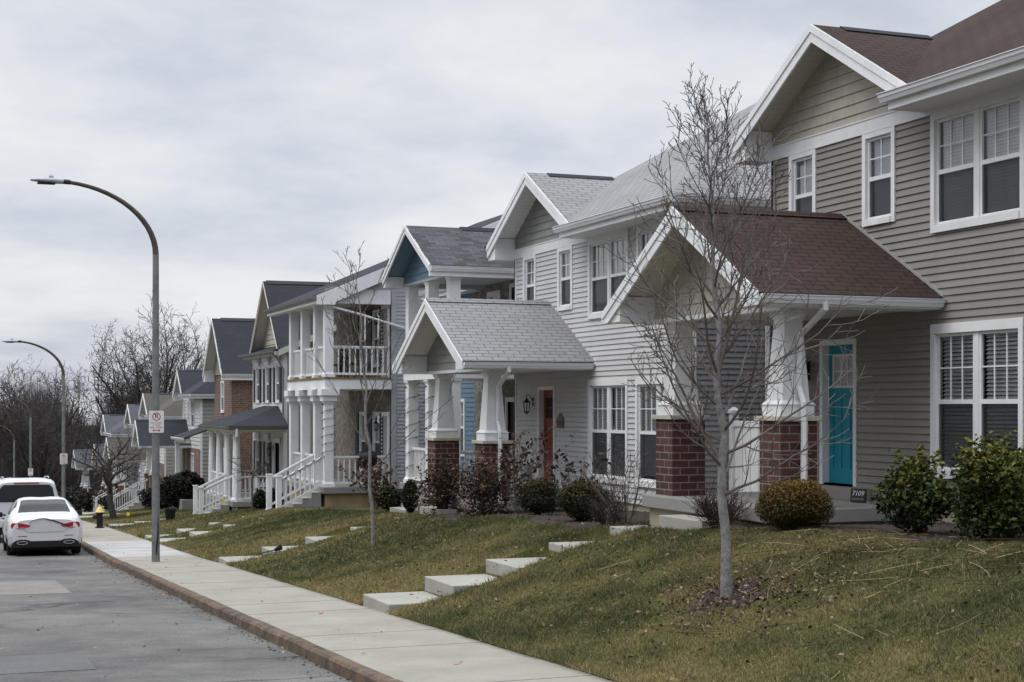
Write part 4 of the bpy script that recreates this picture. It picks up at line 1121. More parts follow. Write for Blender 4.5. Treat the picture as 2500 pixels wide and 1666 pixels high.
    H.gutter(((g0, f-.02, ez-.03), (g1+.1, f-.02, ez-.03)), MT['gutter_dark'], dirn=(0, 1), size=.12)
    H.gutter(((g1-.02, f+.1, ez-.03), (g1-.02, .04, ez-.03)), MT['gutter_dark'], dirn=(1, 0), size=.12)
    H.downspout([(g1+.03, O+.1, ez-.1), (g1+.03, O+.1, 2.4), (ub+.02, O+.05, 2.2), (ub+.02, O+.05, -.8)], MT['gutter'], .05)
    for a, b in zip(cs[:2], cs[1:3]): H.railing((a+.15, O), (b-.15, O), 0, 0, .92)
    H.railing((cs[3], .05), (cs[3], O-.18), 0, 0, .92, sp=.15); H.railing((cs[0], .05), (cs[0], O-.18), 0, 0, .92, sp=.15)
    q0, q1 = cs[2]+.25, cs[3]-.25
    m = MB()
    for i in range(3): B(m, q0, q1, O+.22+.3*i, O+.22+.3*(i+1), -1.6, -.15*(i+1))
    m.build('stairs', MT['concrete_lt'], r)
    for q in (q0, q1): H.railing((q, O+.1), (q, O+1.2), 0, -.5, .95); H.post(q, O+1.26, -.62, .5, .075)
    m = MB()
    for y in (0, .5): m.box(-.9, -.4, -5.3-y*.0, -4.85, .35, .42)
    m.box(-.9, -.86, -5.3, -4.85, .42, .9); 
    for xx in (-.88, -.44):
        for yy in (-5.27, -4.9): m.box(xx-.025, xx+.025, yy-.025, yy+.025, 0, .35)
    o = m.build('porch_chair', MT['white']); o.matrix_world = Matrix.Translation(r.location) @ Matrix.Rotation(-.012, 4, 'Z')
    tag(o, 'white chair on the porch behind the round columns', 'chair')
build_h5()

# ---------- brick gabled house
H6 = House('brick_gabled_house', 'brick-fronted house with charcoal roof and white gable bargeboards', 13.0, 72.4, -3.95, -.016)
def build_h6():
    H = H6; r = H.root; B = H.box; W = 4.6
    H.window(1.9, 2.75, 3.7, 5.15, 1, 'shade', nv=0, nh=0); H.window(1.9, 2.75, .5, 2.1, 1, 'shade', nv=0, nh=0)
    m = MB(); m.cur = 0; H.flatwall(m, 0, W, -.2, 5.6, 0); 
    m.face([H.p(W, 0, -.2), H.p(W, -11, -.2), H.p(W, -11, 5.6), H.p(W, 0, 5.6)]); m.face([H.p(0, 0, -.2), H.p(0, -11, -.2), H.p(0, -11, 5.6), H.p(0, 0, 5.6)])
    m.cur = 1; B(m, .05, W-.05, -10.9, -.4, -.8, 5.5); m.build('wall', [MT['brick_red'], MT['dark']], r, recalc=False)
    H.bx('foundation', MT['foundation'], .02, W-.02, -10.95, -.02, -2.4, -.2)
    uc = 2.25; half = 2.6; pit = .98; wr = 8.0; we = wr-pit*half; of = .5
    R3 = [MT['roof_dark'], MT['soffit'], MT['roof_edge']]
    H.slabs([[(uc, of, wr), (uc+sg*half, of, we), (uc+sg*half, -11.5, we), (uc, -11.5, wr)] for sg in (-1, 1)], .07, R3, 'roof')
    m = MB(); m.prism([H.p(uc-.14, .1, wr-.10), H.p(uc, .1, wr+.04), H.p(uc+.14, .1, wr-.10)], (11, 0, 0)); m.build('ridge_vent', MT['roof_edge'], r)
    H.barge(uc, half, wr, pit, of+.001, .14)
    m = MB(); H.siding(m, 0, 0, 5.45, 5.45+.115*21, .115, lambda a, o, w: H.p(a, .03+o, w), (), lambda w: (uc-max(.01, (wr-.1-w)/pit), uc+max(.01, (wr-.1-w)/pit)), .016); m.build('gable_wall', MT['greige'], r, recalc=False)
    for sg in (-1, 1):
        m = MB()
        ue = uc+sg*half; ui = 0 if sg < 0 else W
        m.prism([H.p(ue, of-.04, we-.06), H.p(ue, of-.04, we-.3), H.p(ui, of-.04, we-.3), H.p(ui, of-.04, wr-pit*abs(ui-uc)-.1)], (11.4, 0, 0))
        m.build('boxed_eave', MT['white'], r)
    H.gutter(((uc+half, of, we-.03), (uc+half, -11.4, we-.03)), MT['gutter'], dirn=(1, 0), size=.13)
    # low shed porch at the front left
    H.slab([(-2.6, 1.6, 2.55), (1.2, 1.6, 2.55), (1.2, .02, 3.1), (-2.6, .02, 3.1)], .06, R3, 'porch_roof')
    m = MB(); B(m, -2.5, 1.1, 1.3, 1.5, 2.3, 2.5); m.build('porch_beam', MT['white'], r)
    H.column(-2.3, 1.4, 0, 2.3, .1, .14)
    H.gutter(((-2.6, 1.6, 2.53), (1.2, 1.6, 2.53)), MT['gutter'], dirn=(0, 1), size=.12)
    m = MB(); H.front(m, -3.0, -.01, -.1, 5.2, .13, o=-.6); m.cur = 1; B(m, -2.95, -.05, -10, -.7, -.8, 5.2); m.build('wing_wall', [MT['cream'], MT['dark']], r, recalc=False)
    H.slab([(-3.3, -.1, 5.3), (-.0, -.1, 5.3), (-.0, -5, 7.5), (-3.3, -5, 7.5)], .06, R3, 'wing_roof')
    H.bx('porch_slab', MT['concrete'], -2.7, 1.3, .02, 1.7, -.8, -.3)
build_h6()

house_a('charcoal_roofed_house', 'gray house with charcoal roof, brick ground floor and long white stair rail', 13.9, 87.2, -4.64, 8.6, 'gray', 'greige', 'gray_shake', 'roof_dark', 'shutter', rz=-.02, sy=.76, far=True, brick_low=True, stairs=6, second=False)
house_a('taupe_roofed_house', 'brick and gray house with taupe shingle roof behind the small crooked tree', 13.9, 101.4, -5.83, 8.5, 'cream', 'greige', 'gray_shake', 'roof_taupe', 'shutter', rz=-.022, far=True, brick_low=True, stairs=4, second=False)
house_a('slate_roofed_house', 'gray house with pale slate roof and peaked gable beyond the taupe roof', 14.2, 111.5, -6.5, 8.5, 'bluegray', 'bluegray', 'gray_shake', 'roof_mid', 'shutter', rz=-.024, far=True, stairs=4, second=False)
house_a('end_house', 'last house of the row with gray hip roof before the dark trees', 14.3, 127.5, -7.3, 9.5, 'greige', 'side_gray', 'gray_shake', 'roof_mid', 'shutter', rz=-.026, far=True, stairs=3, second=False)

# ------------------------------------------------------------------ vegetation
def grow(out, p, d, L, r, lvl, P, rng):
    n = P['seg'][lvl]; pts = [p.copy()]; rads = [r]; d = d.normalized(); tip = P['tip'][lvl]
    for i in range(n):
        d = (d + Vector((rng.gauss(0, 1), rng.gauss(0, 1), rng.gauss(0, 1)))*P['wig'][lvl] + Vector((0, 0, 1))*P['trop'][lvl]).normalized()
        p = p + d*(L/n); pts.append(p.copy()); rads.append(max(P['rmin'], r*(1-(1-tip)*(i+1)/n)))
    out.append((pts, rads, lvl))
    if lvl+1 >= len(P['seg']): return
    nc = P['nc'][lvl]; nc = max(1, int(nc*(.75+.5*rng.random())))
    ga = rng.random()*6.28
    for k in range(nc):
        t = P['t0'][lvl]+(1-P['t0'][lvl])*((k+.5*rng.random()+.3)/nc); t = min(t, .99)
        x = t*n; i = int(x); f = x-i
        q = pts[i].lerp(pts[i+1], f); rr = rads[i]+(rads[i+1]-rads[i])*f
        ax = (pts[i+1]-pts[i]).normalized(); o = ax.orthogonal().normalized()
        ga += 2.4+rng.uniform(-.5, .5)
        side = o*math.cos(ga)+ax.cross(o)*math.sin(ga)
        an = R(P['ang'][lvl]*(.75+.5*rng.random()))
        dd = ax*math.cos(an)+side*math.sin(an)
        LL = L*P['lr'][lvl]*(1-P['sh'][lvl]*t)*(.7+.6*rng.random())
        grow(out, q, dd, LL, min(rr*.75, max(P['rmin'], rr*P['rr'][lvl])), lvl+1, P, rng)
def tree_meshes(out, sides=(8, 6, 4, 3, 3)):
    a, b = MB(), MB()
    for pts, rads, l in out:
        (a if l == 0 else b).tube(pts, rads, sides[min(l, 4)], cap=(l < 2))
    return a, b
def ground_xy(x, y): return float(lawn_z(x, y, False))

# young street tree in front of the tan house
def young_tree(label, x, y, H, lean, seed, P, r0, trunk_h, bark, twig, group=None):
    rng = random.Random(seed); z = ground_xy(x, y)
    T = thing('young_tree', label, 'tree', (x, y, z), 0, group)
    out = []
    # central leader, slightly crooked
    n = 14; pts = []; rads = []
    for i in range(n+1):
        t = i/n
        pts.append(Vector((lean[0]*t**1.2+.035*math.sin(i*1.9+seed)*min(1, t*2.5), lean[1]*t**1.2+.03*math.cos(i*2.3+seed)*min(1, t*2.5), -.08+H*t)))
        rads.append(r0*(1.2 if i == 0 else 1)*(1-t)**.85+.004)
    tr = MB(); tr.tube(pts, rads, 10)
    tr.build('trunk', bark, T, smooth=True)
    cr = MB()
    def at(t):
        x_ = t*n; i = min(n-1, int(x_)); return pts[i].lerp(pts[i+1], x_-i), rads[i]+(rads[i+1]-rads[i])*(x_-i)
    k = P['n']; ga = rng.random()*6
    for j in range(k):
        t = trunk_h/H+(1-trunk_h/H)*(j/k)**P.get('pw', .9); t = min(t, .97)
        q, rr = at(t); ga += 2.4+rng.uniform(-.4, .4)
        env = P['env'](t)
        an = R(P['ang'](t)*(.85+.3*rng.random()))
        d = Vector((math.cos(ga)*math.sin(an), math.sin(ga)*math.sin(an), math.cos(an)))
        o2 = []
        grow(o2, q, d, env*(.75+.5*rng.random()), min(rr*.5, P.get('rb', .018)), 0, P, rng)
        for p_, r_, l_ in o2: cr.tube(p_, r_, (5, 4, 3, 3)[l_], cap=False)
    for (t, a0, an0, L) in P.get('forks', ()):
        q, rr = at(t); d = Vector((math.cos(a0)*math.sin(an0), math.sin(a0)*math.sin(an0), math.cos(an0)))
        o2 = []; P5 = dict(seg=[9, 7, 6, 4], wig=[.05, .10, .12, .10], trop=[.09, .09, .07, .04], tip=[.12, .3, .4, .5], nc=[10, 6, 3], t0=[.15, .15, .15], ang=[44, 40, 38], lr=[.42, .45, .45], sh=[.5, .4, .3], rr=[.5, .55, .6], rmin=.0042)
        grow(o2, q, d, L, min(rr*.6, .026), 0, P5, rng)
        for p_, r_, l_ in o2: cr.tube(p_, r_, (8, 5, 4, 3)[l_], cap=False)
    cr.build('branches', twig, T, smooth=True)
    return T
PT = dict(n=34, env=lambda t: 1.75*(1-.55*max(0, t-.22)/.78) if t < .6 else 1.3*(1.12-t)+.5, ang=lambda t: 74-52*t, seg=[7, 6, 4], wig=[.10, .12, .10], trop=[.10, .09, .05], tip=[.22, .3, .5], nc=[10, 4], t0=[.10, .12], ang_=0, lr=[.48, .45], sh=[.45, .4], rr=[.55, .6], rmin=.0038)
PT['ang_'] = None
PT2 = dict(PT)
def fixang(P, a): P['ang_fn'] = P['ang']; return P
class _P(dict): pass
def mkP(**k):
    return k
# the generator reads P['ang'] both as a function (leader) and as a list (laterals): wrap it
class Ang(list):
    def __init__(s, l, f): super().__init__(l); s.f = f
    def __call__(s, t): return s.f(t)
PT['ang'] = Ang([42, 40, 40], lambda t: 80-54*t); PT['forks'] = ((.47, -.9, .28, 2.2), (.30, 1.9, .75, 1.5))
YT = young_tree('slender bare young tree with pale gray trunk on the lawn before the tan house', 7.82, 14.05, 4.95, (-.10, .22), 11, PT, .056, 1.12, MT['bark1'], MT['twig1'])
PT2['ang'] = Ang([38, 36, 36], lambda t: 66-44*t); PT2['n'] = 11; PT2['env'] = lambda t: 1.9*(1.1-t*.7); PT2['nc'] = [5, 2]; PT2['rmin'] = .005; PT2['forks'] = ((.5, 2.0, .3, 2.3),)
young_tree('bare young tree with thin straight gray trunk on the lawn before the pale gray house', 7.88, 27.5, 5.3, (-.25, .3), 5, PT2, .036, 1.45, MT['bark1'], MT['twig1'])

# small crooked dark tree beyond the lamp
rng = random.Random(4); x, y = 7.75, 66.6; z = ground_xy(x, y)
T = thing('crooked_tree', 'small dark crooked bare tree on the verge beyond the nearest lamp post', 'tree', (x, y, z))
P3 = dict(seg=[6, 6, 5, 4], wig=[.10, .2, .22, .2], trop=[.05, .03, .02, .0], tip=[.6, .4, .4, .5], nc=[9, 8, 6], t0=[.45, .2, .15], ang=[60, 50, 45], lr=[.75, .55, .5], sh=[.2, .3, .3], rr=[.6, .55, .55], rmin=.009)
out = []; grow(out, Vector((0, 0, -.1)), Vector((-.22, .2, 1)), 2.7, .15, 0, P3, rng)
a, b = tree_meshes(out); a.build('trunk', MT['bark_dark'], T); b.build('crown', MT['twig_dark'], T)
# small ornamental tree at the shuttered house porch
x, y = 10.0, 49.0; z = ground_xy(x, y); rng = random.Random(8)
T = thing('sapling', 'tiny bare sapling beside the porch of the house with black shutters', 'tree', (x, y, z))
P4 = dict(seg=[3, 5, 4], wig=[.02, .15, .15], trop=[.02, .03, .02], tip=[.8, .5, .5], nc=[13, 5], t0=[.82, .2], ang=[75, 45], lr=[.55, .5], sh=[.0, .3], rr=[.5, .6], rmin=.008)
out = []; grow(out, Vector((0, 0, -.05)), Vector((0, 0, 1)), 1.35, .03, 0, P4, rng)
a, b = tree_meshes(out); a.build('trunk', MT['twig1'], T); b.build('crown', MT['twig_dark'], T)

# big bare trees in the background
def big_tree(name, H, seed, spread=1.0, dens=1.0, first=.3):
    rng = random.Random(seed)
    P = dict(seg=[5, 9, 7, 5, 4], wig=[.03, .06, .09, .12, .14], trop=[.03, .05, .04, .02, .0], tip=[.75, .16, .2, .3, .5], nc=[int(14*dens), int(16*dens), int(10*dens), int(7*dens)], t0=[first, .15, .10, .08], ang=[40*spread, 38, 42, 44], lr=[1.95, .44, .46, .42], sh=[.10, .38, .35, .3], rr=[.46, .5, .5, .5], rmin=.019)
    out = []; grow(out, Vector((0, 0, -.3)), Vector((.0, .0, 1)), H*.36, H*.022, 0, P, rng)
    rh, rv, cz = H*.285*spread, H*.42, H*.60
    ins = lambda q, k=1.0: (q.x**2+q.y**2)/(rh*k)**2+((q.z-cz)/(rv*k))**2 < 1
    keep = []
    for pts, rads, l in out:
        if l >= 1:
            n = 0
            lim = 1+rng.uniform(-.10, .10)
            while n < len(pts) and (pts[n].z < cz*.75 and l == 1 or ins(pts[n], lim)): n += 1
            if n < 2: continue
            pts, rads = pts[:n], rads[:n]
        keep.append((pts, rads, l))
    out = keep
    return tree_meshes(out, (8, 6, 4, 3, 3))
protos = []
# (X, Y, height, label)
def z_far(x, y): return float(zs(y))-.3
hero = [(21.5, 150.5, 22.5, 1, 'tall bare spreading tree rising behind the far end of the house row')]
a, b = big_tree('t', 22.5, 21, 1.0, 1.0, .45)
T1_ = thing('bare_tree', hero[0][4], 'tree', (21.2, 150.5, z_far(22, 150.5)-1.2), 0, 'bare trees at the end of the street')
a.build('trunk', MT['bark_dark'], T1_); b.build('crown', MT['twig_dark'], T1_)
a, b = big_tree('t', 19.5, 33, .95, 1.0, .3)
T2_ = thing('bare_tree', 'broad many-stemmed bare tree above the second street lamp', 'tree', (12.2, 172, z_far(12, 172)-.8), 1.0, 'bare trees at the end of the street')
a.build('trunk', MT['bark_dark'], T2_); b.build('crown', MT['twig_dark'], T2_)
a, b = big_tree('t', 15, 47, 1.0, .72, .4)
T3_ = thing('bare_tree', 'bare tree of the dense dark row closing the street end', 'tree', (5.5, 176, z_far(5, 176)-.5), 2.0, 'bare trees at the end of the street')
a.build('trunk', MT['bark_dark'], T3_); b.build('crown', MT['twig_dark'], T3_)
rng = random.Random(77)
spots = [(0.8, 182, .92, 1), (6.5, 186, .9, 1), (17.5, 192, .5, 0)]
for i in range(34):
    ang = math.radians(rng.uniform(1.2, 10.5)); d = rng.uniform(178, 262)
    spots.append((d*math.sin(ang), d*math.cos(ang), rng.uniform(.42, .62), 2 if rng.random() < .6 else 1))
for (x, y, s, k) in spots:
    src = (T1_, T2_, T3_)[k]; c = copy_tree(src); c.location = (x, y, z_far(x, y)-.5); c.rotation_euler = (0, 0, rng.uniform(0, 6.28)); c.scale = (s, s, s*rng.uniform(.9, 1.05))
    c['label'] = 'bare tree of the dense dark row closing the street end'
for o in (T3_,): o['label'] = 'bare tree of the dense dark row closing the street end'

# brushy undergrowth that reads as one dark mass
def thicket(name, n, gen, hmin, hmax, wid, colr, label):
    x, y = gen(n); z = np.array([z_far(a, b) for a, b in zip(x, y)])-.5
    h = RNG.uniform(hmin, hmax, n)*(.75+.25*np.sin(x*.35)+.2*np.sin(y*.21+x*.13)); w = RNG.uniform(.5, 1.3, n)*wid
    lean = RNG.normal(0, .12, (n, 2))*h[:, None]; a = RNG.uniform(0, pi, n)
    dx, dy = np.cos(a)*w, np.sin(a)*w
    v = np.stack([np.stack([x-dx, y-dy, z], 1), np.stack([x+dx, y+dy, z], 1), np.stack([x+lean[:, 0], y+lean[:, 1], z+h], 1)], 1).reshape(-1, 3)
    c = np.array(colr)*(.6+.8*RNG.random((n, 1)))*(1+RNG.normal(0, .06, (n, 3)))
    return stuff(rawmesh(name, v, 3, MT['leafd'], np.clip(c, 0, 1)), label, 'brush')
def genA(n):
    ang = np.radians(RNG.uniform(.3, 11, n)); d = RNG.uniform(160, 250, n); return d*np.sin(ang), d*np.cos(ang)
thicket('woodland', 90000, genA, 3.5, 9.0, .045, (.062, .054, .051), 'dark leafless woodland brush at the bottom of the street')
def genB(n):
    ang = np.radians(RNG.uniform(.3, 13, n)); d = RNG.uniform(300, 340, n); return d*np.sin(ang), d*np.cos(ang)
thicket('woodland', 60000, genB, 14, 21.5, .12, (.085, .080, .082), 'dark wooded ridge behind the end of the street')
def genC(n):
    y = RNG.uniform(112, 160, n); return RNG.uniform(7.2, 16, n)+.026*(y-35), y
thicket('hedgerow', 16000, genC, 1.0, 3.6, .03, (.045, .038, .034), 'tangled leafless hedge at the far end of the house row')

def genD(n):
    x = RNG.uniform(-30, -15, n); return x, RNG.uniform(-45, 130, n)
thicket('woodland', 60000, genD, 7.0, 17.0, .10, (.060, .054, .050), 'unseen leafless woodland added across the street to block low sky light')  # out of view, added tall and dense to darken porches and window reflections
def leaves(name, cen, size, cols, mat, parent, tilt=1.0, aspect=1.8, up=.3):
    n = len(cen)
    nrm = RNG.normal(0, 1, (n, 3)); nrm[:, 2] = np.abs(nrm[:, 2])+up; nrm /= np.linalg.norm(nrm, axis=1)[:, None]
    t = np.cross(nrm, RNG.normal(0, 1, (n, 3))); t /= np.linalg.norm(t, axis=1)[:, None]+1e-9
    b = np.cross(nrm, t); s = (size*RNG.uniform(.6, 1.35, n))[:, None]
    v = np.stack([cen-t*s*aspect*.5, cen+b*s*.5+nrm*s*.12, cen+t*s*aspect*.5, cen-b*s*.5+nrm*s*.12], 1).reshape(-1, 3)
    return rawmesh(name, v, 4, mat, cols, parent)
def palette(n, cols, w=None, jit=.25):
    cols = np.array(cols); i = RNG.choice(len(cols), n, p=w)
    c = cols[i]*(1+RNG.uniform(-jit, jit, (n, 1)))*(1+RNG.normal(0, .05, (n, 3))); return np.clip(c, .002, 1)
def lumpy(d, seed, k=.22):
    a = np.sin(d[:, 0]*4.1+seed)+np.sin(d[:, 1]*3.7+seed*1.7)+np.sin(d[:, 2]*4.5+seed*.6)+np.sin(d[:, 0]*7+d[:, 1]*6+seed)
    return 1+k*a/2.2
def shrub(name, label, cat, x, y, rx, ry, h, n, size, cols, seed=0, k=.2, inner=.5, stem=MT['twig_dark'], mat='leafa', top=None, sprigs=0, group=None, zoff=0, aspect=1.8, low=.06, nst=14, topcol=None):
    z = ground_xy(x, y)+zoff; T = thing(name, label, cat, (x, y, z), 0, group)
    d = RNG.normal(0, 1, (n, 3)); d /= np.linalg.norm(d, axis=1)[:, None]
    rr = (inner+(1-inner)*RNG.random(n)**.5)*lumpy(d, seed, k)
    c = d*rr[:, None]*np.array([rx, ry, h*.5])+np.array([0, 0, h*(.5+low)])
    c[:, 2] = np.abs(c[:, 2])
    col = palette(n, cols)
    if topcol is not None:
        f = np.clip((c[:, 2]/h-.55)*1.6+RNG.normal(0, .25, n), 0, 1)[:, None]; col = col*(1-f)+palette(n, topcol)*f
    if sprigs:
        P_ = []; rg = np.random.default_rng(seed+5)
        for i in range(sprigs):
            a = rg.uniform(0, 6.28); r0 = rg.uniform(.1, .85)
            b0 = np.array([rx*1.05*r0*math.cos(a), ry*1.05*r0*math.sin(a), h*(.62+.30*(1-r0*r0))]); L = h*rg.uniform(.15, .42); ln = rg.normal(0, .10, 2)
            for q in range(16): P_.append(b0+np.array([ln[0]*q/15+rg.normal(0, .022), ln[1]*q/15+rg.normal(0, .022), L*q/15]))
        P_ = np.array(P_); c = np.concatenate([c, P_]); col = np.concatenate([col, palette(len(P_), topcol or cols)])
    leaves('foliage', c, size, col, MT[mat], T, aspect=aspect)
    rg = random.Random(seed); m = MB()
    for i in range(nst):
        a = rg.uniform(0, 6.28); e = Vector((rx*.75*math.cos(a)*rg.random(), ry*.75*math.sin(a)*rg.random(), h*rg.uniform(.5, .95)))
        m.tube([(e.x*.15, e.y*.15, -.05), (e.x*.5, e.y*.5, e.z*.5), tuple(e)], [.014, .010, .004], 4, cap=False)
    m.build('stems', stem, T)
    return T
def twiggy(name, label, x, y, h, spread, n, seed, mat, r=.012, leafn=0, leafcol=None, lsize=.04, nc=5, group=None):
    z = ground_xy(x, y); T = thing(name, label, 'shrub', (x, y, z), 0, group); rng = random.Random(seed)
    P = dict(seg=[6, 4, 3], wig=[.10, .14, .14], trop=[.04, .03, .02], tip=[.35, .4, .5], nc=[nc, 3], t0=[.25, .2], ang=[32, 34], lr=[.5, .5], sh=[.3, .3], rr=[.6, .6], rmin=.003)
    m = MB(); tips = []
    for i in range(n):
        a = rng.uniform(0, 6.28); s = spread*rng.random()**.5; o = []
        grow(o, Vector((.05*math.cos(a), .05*math.sin(a), -.04)), Vector((s*math.cos(a), s*math.sin(a), 1)), h*rng.uniform(.7, 1.08), r, 0, P, rng)
        for p_, r_, l_ in o:
            m.tube(p_, r_, 4 if l_ == 0 else 3, cap=False)
            if l_ > 0: tips += [p_[-1], p_[-2], p_[len(p_)//2]]
    m.build('stems', mat, T)
    if leafn:
        tp = np.array([tuple(t) for t in tips]); i = RNG.integers(0, len(tp), leafn)
        c = tp[i]+RNG.normal(0, .03, (leafn, 3)); leaves('foliage', c, lsize, palette(leafn, leafcol), MT['leafd'], T)
    return T
G1 = [(.026, .040, .012), (.038, .054, .015), (.016, .026, .010), (.044, .054, .016)]
GT = [(.095, .105, .022), (.125, .115, .024), (.065, .085, .02)]
BX = [(.018, .028, .011), (.028, .036, .014), (.045, .040, .016), (.012, .018, .009)]
BXT = [(.07, .05, .018), (.045, .045, .016), (.09, .055, .02)]
RU = [(.070, .042, .028), (.10, .062, .040), (.05, .032, .024), (.14, .095, .065), (.035, .026, .022)]
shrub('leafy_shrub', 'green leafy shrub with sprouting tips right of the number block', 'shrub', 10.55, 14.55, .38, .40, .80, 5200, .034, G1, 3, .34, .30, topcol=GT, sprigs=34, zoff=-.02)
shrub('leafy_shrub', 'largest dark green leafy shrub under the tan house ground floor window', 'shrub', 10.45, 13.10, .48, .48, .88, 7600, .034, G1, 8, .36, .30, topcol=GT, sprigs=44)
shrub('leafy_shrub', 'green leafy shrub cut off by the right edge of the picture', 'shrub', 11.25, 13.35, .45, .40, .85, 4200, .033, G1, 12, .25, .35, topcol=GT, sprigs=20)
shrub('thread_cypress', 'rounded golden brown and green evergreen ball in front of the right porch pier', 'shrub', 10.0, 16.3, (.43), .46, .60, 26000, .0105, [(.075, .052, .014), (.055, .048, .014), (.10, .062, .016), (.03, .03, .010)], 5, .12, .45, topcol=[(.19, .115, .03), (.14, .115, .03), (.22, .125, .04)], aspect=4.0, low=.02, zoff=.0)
twiggy('barberry', 'low dark reddish bare twiggy shrub against the tan house porch slab', 9.95, 18.1, .50, .75, 60, 3, plain('reddish_twigs', (.065, .040, .038), .85, .3), .006, nc=6)
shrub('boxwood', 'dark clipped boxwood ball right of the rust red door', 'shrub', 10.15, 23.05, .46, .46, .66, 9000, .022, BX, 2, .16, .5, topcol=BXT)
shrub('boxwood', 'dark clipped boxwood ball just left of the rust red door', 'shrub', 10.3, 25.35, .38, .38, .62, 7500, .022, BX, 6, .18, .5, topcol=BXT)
shrub('dry_hydrangea', 'rusty brown dried shrub before the left brick pier of the gray house', 'shrub', 10.1, 30.1, .48, .50, 1.22, 2700, .038, RU, 4, .42, .15, mat='leafd', low=-.02, nst=60)
shrub('dry_hydrangea', 'rusty brown dried shrub before the right brick pier of the gray house', 'shrub', 10.1, 27.5, .62, .62, 1.12, 2900, .038, RU, 9, .45, .15, mat='leafd', low=-.02, nst=70)
twiggy('tall_dry_stems', 'thin stems with clustered rusty leaves beside the gray house downspout', 10.4, 26.6, 1.35, .35, 12, 5, MT['twig1'], .008, 420, RU, .055)
twiggy('rose_bush', 'spindly rose stems with dark curled leaves beside the gray house door', 10.5, 24.3, 1.05, .45, 10, 7, MT['twig1'], .009, 150, [(.035, .028, .022), (.05, .04, .03)], .06)
twiggy('bare_shrub', 'open bare branching shrub below the gray house windows', 10.35, 21.85, 1.15, .62, 15, 9, MT['twig1'], .011, 0, nc=6)
twiggy('barberry', 'low dark reddish twig mound beside the concrete landing', 9.95, 21.6, .45, .8, 50, 13, MT['twig_dark'], .006, nc=6)
shrub('boxwood', 'upright egg-shaped dark boxwood below the blue gabled house porch', 'shrub', 10.5, 33.6, .22, .23, .78, 4500, .024, BX, 14, .08, .5)
twiggy('dry_hydrangea', 'dried brown flower shrub beside the stone front of the balcony house', 11.6, 40.4, 1.15, .55, 16, 17, MT['twig1'], .010, 500, RU, .07)
shrub('boxwood', 'low green bush behind the trunk of the thinner young tree', 'shrub', 11.2, 37.6, .35, .45, .6, 1500, .05, BX, 15, .15, .5)
shrub('boxwood', 'small dark bush left of the pair under the shuttered house porch rail', 'shrub', 10.6, 50.5, .28, .33, .6, 1200, .06, BX, 16, .15, .5)
shrub('boxwood', 'small dark bush right of the pair under the shuttered house porch rail', 'shrub', 10.7, 48.9, .28, .36, .65, 1200, .06, BX, 18, .15, .5)
shrub('hedge_bush', 'large blackish bush filling the corner before the brick gabled house', 'shrub', 11.6, 72.6, 1.0, 1.3, 1.6, 9000, .08, [(.018, .018, .014), (.03, .026, .02), (.012, .012, .010)], 19, .2, .4)
shrub('hedge_bush', 'low dark bush beside the foot of the long white stair rail', 'shrub', 10.9, 76.0, .9, 1.1, 1.1, 3200, .08, [(.018, .018, .014), (.03, .026, .02)], 20, .2, .4)
for i, (x, y, h) in enumerate(((10.2, 101, 1.3), (9.6, 108, 1.6), (10.6, 90.5, 1.0))):
    shrub('hedge_bush', ['dark bush between the far stair rails', 'dark rounded bush past the taupe-roofed house', 'dark bush behind the crooked tree'][i], 'shrub', x, y, 1.0, 1.0, h, 1500, .1, [(.02, .02, .015), (.03, .026, .02)], 30+i, .2, .4)

# mulch beds and the ring round the tree
def bed(inside, xs, ys, dz=.018):
    X, Y = np.meshgrid(xs, ys); Z = lawn_z(X, Y, False)+dz+RNG.normal(0, .010, X.shape)
    ok = inside(X, Y); Z = np.where(ok, Z, Z-.08)
    v = np.stack([X.ravel(), Y.ravel(), Z.ravel()], 1); nx = len(xs); f = []
    for r in range(len(ys)-1):
        for c in range(nx-1):
            if ok[r, c] or ok[r+1, c] or ok[r, c+1] or ok[r+1, c+1]:
                k = r*nx+c; f.append((k, k+1, k+nx+1, k+nx))
    me = bpy.data.meshes.new('mulch_bed'); me.from_pydata(v.tolist(), [], f); me.materials.append(MT['mulch'])
    o = bpy.data.objects.new('mulch_bed', me); COL.objects.link(o); return struct(o)
def edge(Y): return 9.95+.16*np.sin(Y*1.3)+.10*np.sin(Y*3.1)
BEDS = [lambda X, Y: (X > edge(Y)+.12) & (X < 12.75) & (Y > 12) & (Y < 19.2),
        lambda X, Y: (X > edge(Y)-.25) & (X < 12.75) & (Y > 21.55) & (Y < 31.0),
        lambda X, Y: (X > 9.9+.2*np.sin(Y*2)) & (X < 11.6) & (Y > 43.8) & (Y < 47.5),
        lambda X, Y: ((X-7.82)**2+((Y-14.0)*.8)**2) < (.42+.08*np.sin(X*9)+.08*np.cos(Y*8))**2]
bed(BEDS[0], np.arange(9.8, 12.8, .06), np.arange(11.9, 19.3, .06)); bed(BEDS[1], np.arange(9.4, 12.8, .08), np.arange(21.4, 31.1, .08))
bed(BEDS[2], np.arange(9.6, 11.7, .1), np.arange(43.6, 47.6, .1)); bed(BEDS[3], np.arange(7.3, 8.6, .04), np.arange(13.5, 15.0, .04), .012)
def in_beds(x, y):
    k = np.zeros(len(x), bool)
    for b in BEDS: k |= b(x, y)
    for (y0, y1, tr) in WALKS: k |= (y > y0-.0) & (y < y1+.0) & (x < tr[-1][1])
    k |= (x > 9.76) & (y > 18.5) & (y < 21.3) & (x < 12.7)
    return k
